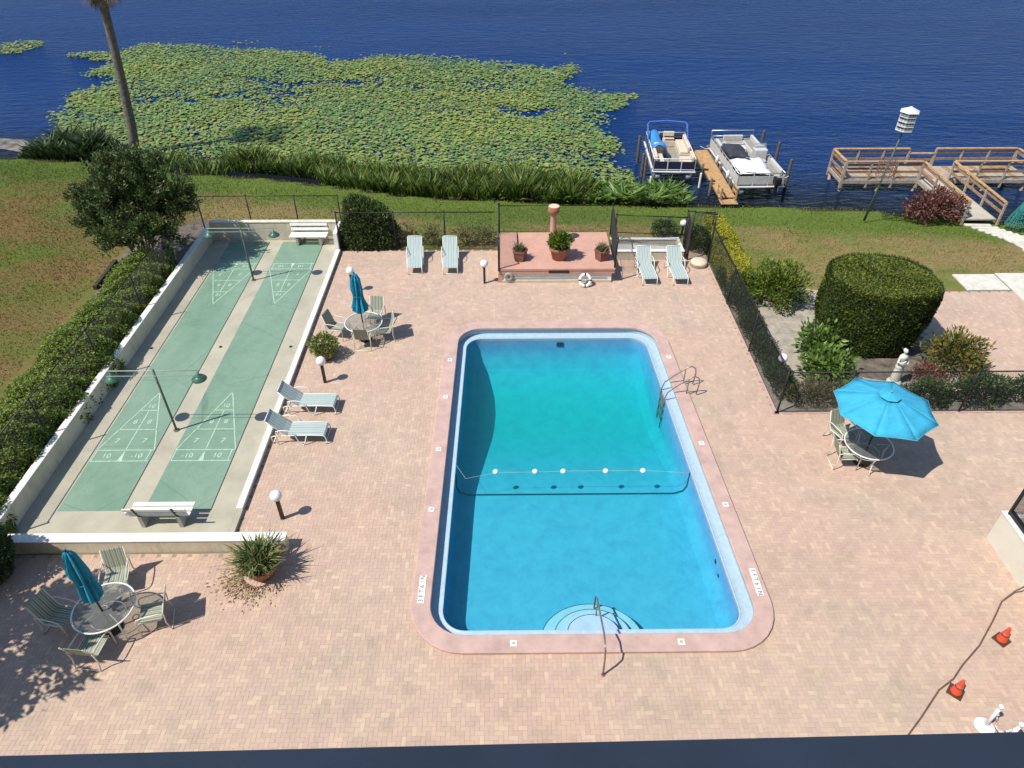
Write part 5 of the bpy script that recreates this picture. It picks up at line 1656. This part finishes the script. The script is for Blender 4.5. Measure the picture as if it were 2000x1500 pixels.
# reeds on the shore
def reed_bed(name, label, x0, x1, n, L, W, mat, depth, off=0.1, bend=0.5, up=1.6, cat='reeds', hvar=True):
    x = rng.uniform(x0, x1, n)
    y = shore(x) + off + depth * rng.random(n)
    z = np.maximum(-1.2, ground_z(x, y)) - 0.02
    a = rng.uniform(0, 6.28, n)
    D = np.stack([np.cos(a) * 0.8, np.sin(a) * 0.8, np.full(n, up)], 1)
    hh = L * np.clip(0.85 + 0.36 * vnoise(x, y, 0.6, 5) + 0.2 * vnoise(x, y, 0.23, 9), 0.3, 1.5) if hvar else np.full(n, L)
    if name == 'reed_clump' and L > 0.9:
        hh = hh * np.clip(1.25 * np.sqrt(np.clip((x - x0) * (x1 - x), 0, None)) / ((x1 - x0) / 2), 0.35, 1.2)
    if name == 'reed_bank':
        hh = hh * np.interp(x, [-10, -6, 0, 4.5], [0.72, 0.95, 1.15, 1.1])
    o = blades(name, np.stack([x, y, z], 1), D, hh, W, mat, None, bend * 0.6, 0.35)
    return tag(o, label, cat, kind='stuff')
reed_bed('reed_clump', 'dark reed clump left of the palm trunk', -29.3, -22.7, 4200, 1.0, 0.10, 'leafdark', 2.4, 0.9, 1.0)
reed_bed('reed_clump', 'low sparse reeds behind the multi-stemmed tree', -22.5, -16, 650, 0.75, 0.06, 'leafcanna', 2.2, 0.6)
reed_bed('reed_bed', 'reeds in front of the lily pads left of the tall reed bank', -16.5, -9.5, 3600, 0.95, 0.065, 'leafcanna', 1.8, 1.5)
reed_bed('reed_bank', 'tall thick reed bank along the shore in the middle', -10.0, 4.5, 17000, 1.12, 0.075, 'leafcanna', 2.6, 0.15, 0.35)
reed_bed('broadleaf_reeds', 'broad-leaved shore plants left of the boats', 2.2, 9.4, 3600, 0.95, 0.15, 'leafbroad', 2.2, 0.1, 0.8, 1.0)
reed_bed('dead_stalks', 'pale dead stalks at the foot of the reed bank', -3.0, 9.0, 420, 0.55, 0.05, 'leafdry', 0.5, 0.0, 1.0, 0.7)
sb = MB()
sb.add([(-40, 46.6, -1.17), (-30.6, 45.2, -1.16), (-28.2, 43.2, -1.15), (-28.6, 42.6, -1.18), (-31, 43.6, -1.18), (-40, 45.2, -1.18)], [(5, 4, 3, 2, 1, 0)])
tag(sb.build('sand_bar', 'mud'), kind='structure')
# red bush by the dock
shrub('red_bush', 'wide reddish brown bush at the shore end of the dock', 'bush', 21.1, 32.3, -0.75, (1.4, 0.75, 0.85), 3300, 0.17, 0.075, 'leafred', 0.25, 0.7, 7)

# ------------------------------------------------------------------ boats, pier, dock
def pontoon(label, x, y, rz, L, W, z, side, seat, floor='carpet'):
    t = thing('pontoon_boat', label, 'boat', (x, y, z), rz, 'pontoon boats on lifts beside the small pier')
    h = L / 2
    for s in (-1, 1):
        MB().tube([(s * W * .36, -h + .05, -0.30), (s * W * .36, -h + .4, -0.34), (s * W * .36, h - .7, -0.34), (s * W * .36, h - .2, -0.26), (s * W * .36, h + .05, -0.18)], [0.12, 0.28, 0.28, 0.22, 0.06], 14).build('pontoon', 'alu', t, smooth=True)
    MB().box((0, 0, -0.02), (W, L, 0.08)).build('deck', 'hullw', t, bevel=0.02)
    MB().box((0, 0, 0.026), (W - 0.16, L - 0.16, 0.01)).build('carpet', floor, t)
    MB().tube([(-W / 2 - .012, -h, -0.01), (W / 2 + .012, -h, -0.01), (W / 2 + .012, h, -0.01), (-W / 2 - .012, h, -0.01)], 0.025, 6, True).build('rub_rail', 'alu', t)
    w = W / 2 - 0.05
    for x0, y0, x1, y1 in ((-w, -h + .12, -w, h - .35), (w, -h + .12, w, h - .35), (-w, -h + .12, w, -h + .12), (-w, h - .35, w, h - .35)):
        horiz = abs(x1 - x0) > abs(y1 - y0)
        ln = math.hypot(x1 - x0, y1 - y0)
        k = max(2, int(ln / 0.62))
        for i in range(k):
            f0, f1 = (i + 0.04) / k, (i + 0.96) / k
            c = (x0 + (x1 - x0) * (f0 + f1) / 2, y0 + (y1 - y0) * (f0 + f1) / 2, 0.34)
            d = (ln / k * .92, 0.022, 0.42) if horiz else (0.022, ln / k * .92, 0.42)
            MB().box(c, d).build('side_panel', side, t)
        po = MB()
        for i in range(k + 1):
            px, py = x0 + (x1 - x0) * i / k, y0 + (y1 - y0) * i / k
            po.box((px, py, 0.36), (0.035, 0.035, 0.66))
        po.build('fence_posts', 'hullw', t)
        MB().tube([(x0, y0, 0.70), (x1, y1, 0.70)], 0.024, 8).build('top_rail', 'hullw' if side == 'navy' else 'alu', t, smooth=True)
        MB().tube([(x0, y0, 0.10), (x1, y1, 0.10)], 0.018, 6).build('low_rail', 'hullw' if side == 'navy' else 'alu', t)
    return t, w, h
def seat(t, x0, x1, y0, y1, mat, back=None, trim=True):
    s = MB().box2(x0, x1, y0, y1, 0.04, 0.40).build('seat_base', mat, t, bevel=0.03)
    MB().box2(x0 + .02, x1 - .02, y0 + .02, y1 - .02, 0.40, 0.50).build('cushion', mat, s, bevel=0.03)
    if trim:
        MB().box2(x0 + .10, x1 - .10, y0 + .10, y1 - .10, 0.50, 0.508).build('seat_panel', 'carpet' if mat == 'vinylgrey' else 'vinyl', s)
    if back == 'L': MB().box2(x0, x0 + .16, y0, y1, 0.5, 0.80).build('seat_back', mat, t, bevel=0.04)
    if back == 'R': MB().box2(x1 - .16, x1, y0, y1, 0.5, 0.80).build('seat_back', mat, t, bevel=0.04)
    if back == 'F': MB().box2(x0, x1, y1 - .16, y1, 0.5, 0.80).build('seat_back', mat, t, bevel=0.04)
    if back == 'N': MB().box2(x0, x1, y0, y0 + .16, 0.5, 0.80).build('seat_back', mat, t, bevel=0.04)
# left boat
t, w, h = pontoon('pontoon boat with blue bimini and cream seats left of the pier', 9.42, 40.0, math.radians(-3), 4.7, 2.35, -0.42, 'navy', 'vinyl')
seat(t, -w + .05, -w + .62, -h + .2, -h + 1.5, 'vinyl', 'L')
seat(t, w - .75, w - .05, -h + .2, -h + 1.15, 'vinyl', 'R')
seat(t, w - .62, w - .05, -h + 1.7, h - .9, 'vinyl', 'R')
seat(t, -0.15, w - .62, h - .95, h - .4, 'vinyl', 'F')
MB().box((0.35, h - .98, 0.66), (1.0, 0.05, 0.08)).build('seat_trim', 'vinyldark', t)
MB().box((-w + .45, -0.35, 0.45), (0.5, 0.6, 0.8)).build('console', 'vinyl', t, bevel=0.05)
b = MB()
gx, gy = 7, 11
for j in range(gy):
    for i in range(gx):
        u, v = i / (gx - 1), j / (gy - 1)
        x = -w + 0.06 + 0.95 * u * (0.9 + 0.15 * math.sin(v * 5))
        y = -0.85 + 2.5 * v
        z = 0.62 + 0.42 * math.sin(math.pi * min(1, u * 1.1)) * (0.5 + 0.5 * math.sin(v * 6.5 + 1)) + 0.05 * math.sin(9 * u + 7 * v) - 0.35 * (u > .95)
        b.v.append((x, y, z))
for j in range(gy - 1):
    for i in range(gx - 1):
        k = j * gx + i
        b.f.append((k, k + 1, k + gx + 1, k + gx))
o = b.build('blue_cover', 'bluecover', t, smooth=True); so = o.modifiers.new('thick', 'SOLIDIFY'); so.thickness = 0.02
MB().tube([(-w, h - 1.6, 0.7), (-w - .02, h - .7, 1.28), (-w + .1, h - .55, 1.36), (0, h - .52, 1.42), (w - .1, h - .55, 1.36), (w + .02, h - .7, 1.28), (w, h - 1.6, 0.7)], 0.05, 8).build('bimini', 'bluetop', t, smooth=True)
MB().tube([(-w, h - .5, 0.7), (-w, h - .65, 1.25)], 0.018, 6).build('bimini_strut', 'alu', t)
MB().tube([(w, h - .5, 0.7), (w, h - .65, 1.25)], 0.018, 6).build('bimini_strut', 'alu', t)
# right boat
t, w, h = pontoon('grey pontoon boat with white and dark covers right of the pier', 13.38, 38.6, math.radians(1.5), 6.1, 2.55, -0.40, 'vinylgrey', 'vinylgrey')
seat(t, -w + .05, -w + .65, 0.9, h - 1.0, 'vinylgrey', 'L')
seat(t, -w + .65, w - .65, h - 1.05, h - .42, 'vinylgrey', 'F')
seat(t, w - .65, w - .05, 0.6, h - .45, 'vinylgrey', 'R')
MB().box((0.15, 1.3, 0.30), (0.5, 0.5, 0.52)).build('table', 'hullw', t, bevel=0.04)
MB().box((w - .45, 0.0, 0.5), (0.7, 0.55, 0.9)).build('console', 'vinylgrey', t, bevel=0.05)
MB().box((w - .45, 0.1, 1.05), (0.66, 0.03, 0.3), 0, -0.4).build('windshield', 'windshield', t)
MB().box((w - .42, 0.28, 0.98), (0.5, 0.25, 0.06)).build('dash', 'hullw', t, bevel=0.02)
def drape(name, mat, x0, x1, y0, y1, zf):
    b = MB(); gx, gy = 10, 12
    for j in range(gy):
        for i in range(gx):
            u, v = i / (gx - 1), j / (gy - 1)
            b.v.append((x0 + (x1 - x0) * u + 0.06 * math.sin(7 * v + 3 * u), y0 + (y1 - y0) * v + 0.08 * math.sin(5 * u), zf(u, v)))
    for j in range(gy - 1):
        for i in range(gx - 1):
            k = j * gx + i
            b.f.append((k, k + 1, k + gx + 1, k + gx))
    o = b.build(name, mat, t, smooth=True); so = o.modifiers.new('thick', 'SOLIDIFY'); so.thickness = 0.02
drape('pale_cover', 'whitecover', -w + .12, w - .55, -h + .25, -0.55, lambda u, v: 0.60 + 0.05 * math.sin(math.pi * u) + 0.045 * math.sin(8 * u + 6 * v) + 0.035 * math.sin(17 * v + 4 * u) + 0.02 * math.sin(31 * u))
seat(t, w - .62, w - .05, -h + .3, -1.0, 'vinylgrey', 'R')
MB().lathe([(0.05, 0.04), (0.05, 0.36), (0.26, 0.40), (0.27, 0.5), (0.2, 0.54)], 14, (w - .5, -0.62, 0)).build('helm_chair', 'vinylgrey', t, smooth=True)
drape('dark_cover', 'darkcover', -w + .06, -w + 1.2, -0.75, 1.2, lambda u, v: 0.76 + 0.30 * math.sin(math.pi * u) * math.sin(math.pi * v) + 0.03 * math.sin(9 * u))
MB().tube([(-w, h - .4, 0.7), (-w - .01, h - .3, 1.0), (w + .01, h - .3, 1.0), (w, h - .4, 0.7)], 0.03, 8).build('bow_hoop', 'alu', t, smooth=True)
mo = MB().box((0.75, -h - .22, 0.42), (0.36, 0.46, 0.42)).build('outboard_motor', 'black', t, bevel=0.08)
MB().box((0.75, -h - .22, -0.05), (0.14, 0.2, 0.6)).build('motor_leg', 'black', mo, bevel=0.02)
MB().box((0.75, -h - .24, 0.645), (0.16, 0.22, 0.02)).build('motor_badge', 'alu', mo)
for sgn, yy in ((-1, 2.4), (1, 1.0), (1, -2.2)):
    MB().tube([(sgn * w, yy, 0.12), (sgn * (w + .3), yy + .1, 0.02), (sgn * (w + .62), yy + .2, 0.16)], 0.014, 5).build('mooring_rope', 'framew', t)
for yy in (-1.6, 0.6):
    MB().lathe([(0.02, -.22), (0.09, -.16), (0.10, .1), (0.05, .2), (0.02, .24)], 12, (-w - .12, yy, 0.12)).build('fender', 'hullw', t, smooth=True)
# small pier
t = thing('small_pier', 'narrow yellow wooden pier between the two boats', 'pier', (0, 0, 0))
for k in range(48):
    y = 34.15 + k * 0.152
    z = -0.62 + (0.04 if k > 3 else -0.06)
    MB().box((11.53 + 0.05 * (k / 48), y, z), (0.86, 0.14, 0.045), rng.normal(0, .004)).build('plank', 'wood', t)
for s in (-0.34, 0.34):
    MB().box((11.55 + s, 37.7, -0.69), (0.06, 7.1, 0.14)).build('joist', 'woodmid', t)
for s in (-0.36, 0.42):
    for yy in (34.5, 35.15):
        MB().box((11.5 + s, yy, -0.30), (0.07, 0.07, 0.62)).build('rail_post', 'wood', t)
    MB().box((11.5 + s, 34.82, -0.02), (0.10, 0.8, 0.04)).build('hand_rail', 'wood', t)
    MB().box((11.5 + s, 34.82, -0.30), (0.04, 0.62, 0.09)).build('side_board', 'wood', t)
for yy in (36.3, 38.4, 41.3):
    for s in (-0.47, 0.52):
        MB().tube([(11.53 + s, yy, -2.0), (11.53 + s, yy, -0.25)], 0.075, 10).build('piling', 'piling', t, smooth=True)
MB().bar((10.9, 36.6, -0.5), (11.35, 36.65, -0.5), 0.08, 0.06).build('bracket', 'timber', t)
MB().bar((10.9, 38.2, -0.5), (11.35, 38.25, -0.5), 0.08, 0.06).build('bracket', 'timber', t)
def piling(label, x, y, h, r=0.085, mat='piling'):
    o = MB().tube([(0, 0, -0.9), (0, 0, h)], r, 10).lathe([(r, h), (r * .4, h + 0.05)], 10).build('piling', mat, loc=(x, y, -1.2))
    return tag(o, label, 'piling', 'lone pilings round the boats')
piling('dark piling at the far left corner of the left boat', 7.85, 41.0, 1.6)
piling('dark piling halfway along the left boat', 7.8, 39.0, 1.3)
piling('dark piling at the near left corner of the left boat', 7.75, 37.9, 1.5)
piling('short white piling by the shore plants left of the boats', 7.95, 37.1, 0.75, 0.06, 'whitepaint')
piling('dark piling at the far right of the right boat', 15.2, 41.5, 1.7)
piling('dark piling halfway along the right boat', 15.4, 39.3, 1.8)
piling('dark piling near the stern right of the right boat', 15.5, 37.3, 1.6)
piling('short white piling between the left boat and the pier', 10.75, 37.4, 0.8, 0.06, 'whitepaint')
# T dock
t = thing('fishing_dock', 'T-shaped wooden dock with yellow handrails at right', 'dock', (0, 0, 0))
zd = -0.5
MB().box2(22.5, 23.95, 31.9, 36.78, zd - .08, zd).build('walkway', 'dockconc', t)
for k in range(33):
    x = 18.35 + k * 0.31
    MB().box2(x, x + 0.295, 36.8, 38.6, zd - .05, zd + 0.002 * (k % 3)).build('plank', 'woodold' if k % 5 else 'woodmid', t)
MB().box2(18.3, 28.6, 36.72, 36.79, zd - .22, zd - .03).build('front_beam', 'woodold', t)
MB().box2(18.3, 28.6, 38.61, 38.68, zd - .22, zd - .03).build('back_beam', 'woodold', t)
MB().box2(18.22, 18.29, 36.72, 38.68, zd - .22, zd - .03).build('side_beam', 'woodold', t)
MB().box2(22.40, 22.48, 31.9, 36.7, zd - .2, zd - .02).build('side_beam', 'woodold', t)
MB().box2(23.97, 24.05, 31.9, 36.7, zd - .2, zd - .02).build('side_beam', 'woodold', t)
def railing(p0, p1, n, h0=1.0, h1=1.0, low=True):
    a, c = Vector(p0), Vector(p1)
    MB().bar(a + Vector((0, 0, h0)), c + Vector((0, 0, h1)), 0.15, 0.045).build('hand_rail', 'wood', t)
    dv = (c - a).normalized()
    sd = Vector((-dv.y, dv.x, 0)) * 0.05
    for fz in ((0.42, 0.80) if low else (0.5,)):
        MB().bar(a + sd * .2 + Vector((0, 0, h0 * fz)), c + sd * .2 + Vector((0, 0, h1 * fz)), 0.035, 0.13).build('side_board', 'woodmid', t)
    for i in range(n + 1):
        q = a + (c - a) * i / n
        hh = h0 + (h1 - h0) * i / n
        MB().box((q.x, q.y, q.z + hh / 2 - 0.25), (0.09, 0.09, hh + 0.44)).build('post', 'woodold', t)
railing((18.3, 36.76, zd), (22.38, 36.76, zd), 3)
railing((24.08, 36.76, zd), (28.5, 36.76, zd), 3)
railing((18.3, 38.64, zd), (22.5, 38.64, zd), 3)
railing((24.0, 38.64, zd), (28.5, 38.64, zd), 3)
railing((22.56, 38.66, zd), (23.94, 38.66, zd), 1, 0.72, 0.72, False)
railing((18.25, 36.8, zd), (18.25, 38.6, zd), 1)
railing((28.55, 36.8, zd), (28.55, 38.6, zd), 1)
railing((22.42, 36.7, zd), (22.42, 31.9, zd), 3, 1.0, 0.92)
railing((24.03, 36.7, zd), (24.03, 31.7, zd), 3, 1.0, 0.92)
for x, y in ((18.4, 36.9), (20.4, 36.9), (22.4, 36.9), (24.1, 36.9), (26.2, 36.9), (28.4, 36.9), (18.4, 38.5), (28.4, 38.5), (22.42, 34.4), (24.03, 34.4)):
    MB().tube([(x, y, -2.2), (x, y, zd - .06)], 0.10, 10).build('piling', 'woodold', t, smooth=True)
MB().box((27.2, 38.0, zd + .24), (1.6, 0.34, 0.05)).build('bench_seat', 'wood', t)
MB().box((20.2, 38.2, zd + .24), (2.4, 0.34, 0.05)).build('bench_seat', 'woodmid', t)
# birdhouse
t = thing('birdhouse', 'white tiered birdhouse on a tall pole with wire guard', 'birdhouse', (17.5, 31.8, -0.52))
MB().tube([(0, 0, 0), (0.18, 0, 2.0), (0.42, 0, 4.5)], 0.06, 8, r_end=0.03).build('pole', 'polegreen', t, smooth=True)
c0 = (0.42, 0, 0)
for k in range(4):
    z = 4.40 + k * 0.2
    MB().lathe([(0.40, z), (0.40, z + 0.025)], 6, c0).build('tier_floor', 'birdwhite', t)
    MB().lathe([(0.29, z + .025), (0.29, z + 0.2)], 6, c0).build('tier_wall', 'birdwhite', t)
    hb = MB()
    for q in range(12):
        a = 2 * math.pi * q / 12 + 0.26
        hb.box((0.42 + 0.265 * math.cos(a), 0.265 * math.sin(a), z + 0.11), (0.07, 0.07, 0.09), a)
    hb.build('entrance_holes', 'birdhole', t)['kind'] = 'stuff'
    MB().tube([(0.42 + 0.39 * math.cos(a), 0.39 * math.sin(a), z + .10) for a in np.linspace(0, 6.28, 7)[:-1]], 0.007, 5, True).build('perch_rail', 'birdwhite', t)
MB().lathe([(0.45, 5.2), (0.43, 5.23), (0.06, 5.40), (0.02, 5.43)], 6, c0).build('roof', 'birdwhite', t)
gb = MB()
for q in range(16):
    a = 2 * math.pi * q / 16
    gb.tube([(0.25 + 0.40 * math.cos(a), 0.40 * math.sin(a), 2.25), (0.25 + 0.40 * math.cos(a), 0.40 * math.sin(a), 2.95)], 0.012, 4)
for z in (2.25, 2.42, 2.6, 2.78, 2.95):
    gb.tube([(0.25 + 0.40 * math.cos(a), 0.40 * math.sin(a), z) for a in np.linspace(0, 6.28, 17)[:-1]], 0.012, 4, True)
for z in (2.25, 2.95):
    for q in range(6):
        a = 2 * math.pi * q / 6
        gb.bar((0.25, 0, z), (0.25 + 0.4 * math.cos(a), 0.4 * math.sin(a), z), 0.012, 0.012)
gb.build('wire_guard', 'rust', t)
# teal net bundle
t = thing('net_bundle', 'teal fishing net bundle hung on a stand right of the dock', 'net', (24.55, 31.2, -0.55))
nb = MB()
for q in range(26):
    a = 2 * math.pi * q / 26
    j = random.uniform(.8, 1.15)
    nb.tube([(0.05 * math.cos(a), 0.05 * math.sin(a), 1.25), (0.16 * math.cos(a) * j, 0.16 * math.sin(a) * j, 0.9), (0.34 * math.cos(a) * j, 0.30 * math.sin(a) * j, 0.4), (0.44 * math.cos(a) * j, 0.40 * math.sin(a), 0.04)], 0.02, 5)
for z, r in ((0.1, .43), (0.3, .37), (0.5, .3), (0.7, .23), (0.9, .17)):
    nb.tube([(r * math.cos(a) * (1 + .1 * math.sin(5 * a)), r * math.sin(a), z + .03 * math.sin(4 * a)) for a in np.linspace(0, 6.28, 21)[:-1]], 0.018, 5, True)
nb.build('netting', 'net', t)
MB().tube([(0, 0, 0), (0.02, 0.02, 1.2), (0.12, 0.1, 1.9)], 0.022, 6).build('stand_pole', 'alu', t)

# ------------------------------------------------------------------ things left of the frame that shade the deck
t = thing('round_topiary', 'dark rounded bush at the left frame edge below the wall', 'bush', (-12.85, 10.9, 0))
P, N = blob_points(8000, 0.8, 0.75, 1.02, 0.06, 0.3, -0.8)
P[:, 2] += 0.97
leaves('foliage', P, N, 0.09, 0.04, 'leafdark', t, 0.7)
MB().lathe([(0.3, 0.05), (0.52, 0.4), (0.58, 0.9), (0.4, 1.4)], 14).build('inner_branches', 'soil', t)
t = thing('shade_tree', 'leafy tree left of the deck throwing dappled shade', 'tree', (-13.45, 7.75, -0.03))
n = 6500
cl = unit(rng.normal(0, 1, (75, 3))) * (0.5 + .5 * rng.random((75, 1))) * np.array([1.6, 1.75, 1.3])
P = cl[rng.integers(0, 75, n)] + rng.normal(0, 1, (n, 3)) * np.array([.19, .19, .16])
P[:, 2] += 4.0
leaves('crown', P, unit(P - np.array([0, 0, 3.2])), 0.28, 0.13, 'leafdark', t, 0.7)
for k in range(6):
    a = k * 1.05
    MB().tube([(0, 0, 0), (0.1 * math.cos(a), 0.1 * math.sin(a), 1.8), (0.8 * math.cos(a), 0.9 * math.sin(a), 3.3), (1.4 * math.cos(a), 1.6 * math.sin(a), 4.2)], 0.09, 8, r_end=0.02).build('trunk', 'bark', t, smooth=True)

# ------------------------------------------------------------------ the building the picture is taken from
t = thing('apartment_building', 'dark shaded balcony ledge of the building along the bottom edge', 'building')
MB().box((0.0, 0.0, 0.0), (30, 0.14, 1.05)).build('parapet', 'ledge', t, loc=(0, 0.18, CAM_H - 1.075))
pl = t.children[0]
pl.rotation_euler = (0, 0, math.radians(0.75))
MB().box2(-15, 15, -1.6, 0.08, CAM_H - 1.75, CAM_H - 1.6).build('balcony_floor', 'facade', t)
MB().box2(-15, 15, -1.6, 0.08, CAM_H + 1.1, CAM_H + 1.3).build('balcony_ceiling', 'facade', t)
MB().box2(-15, 15, -9, -1.6, -0.1, 22).build('wall', 'facade', t)
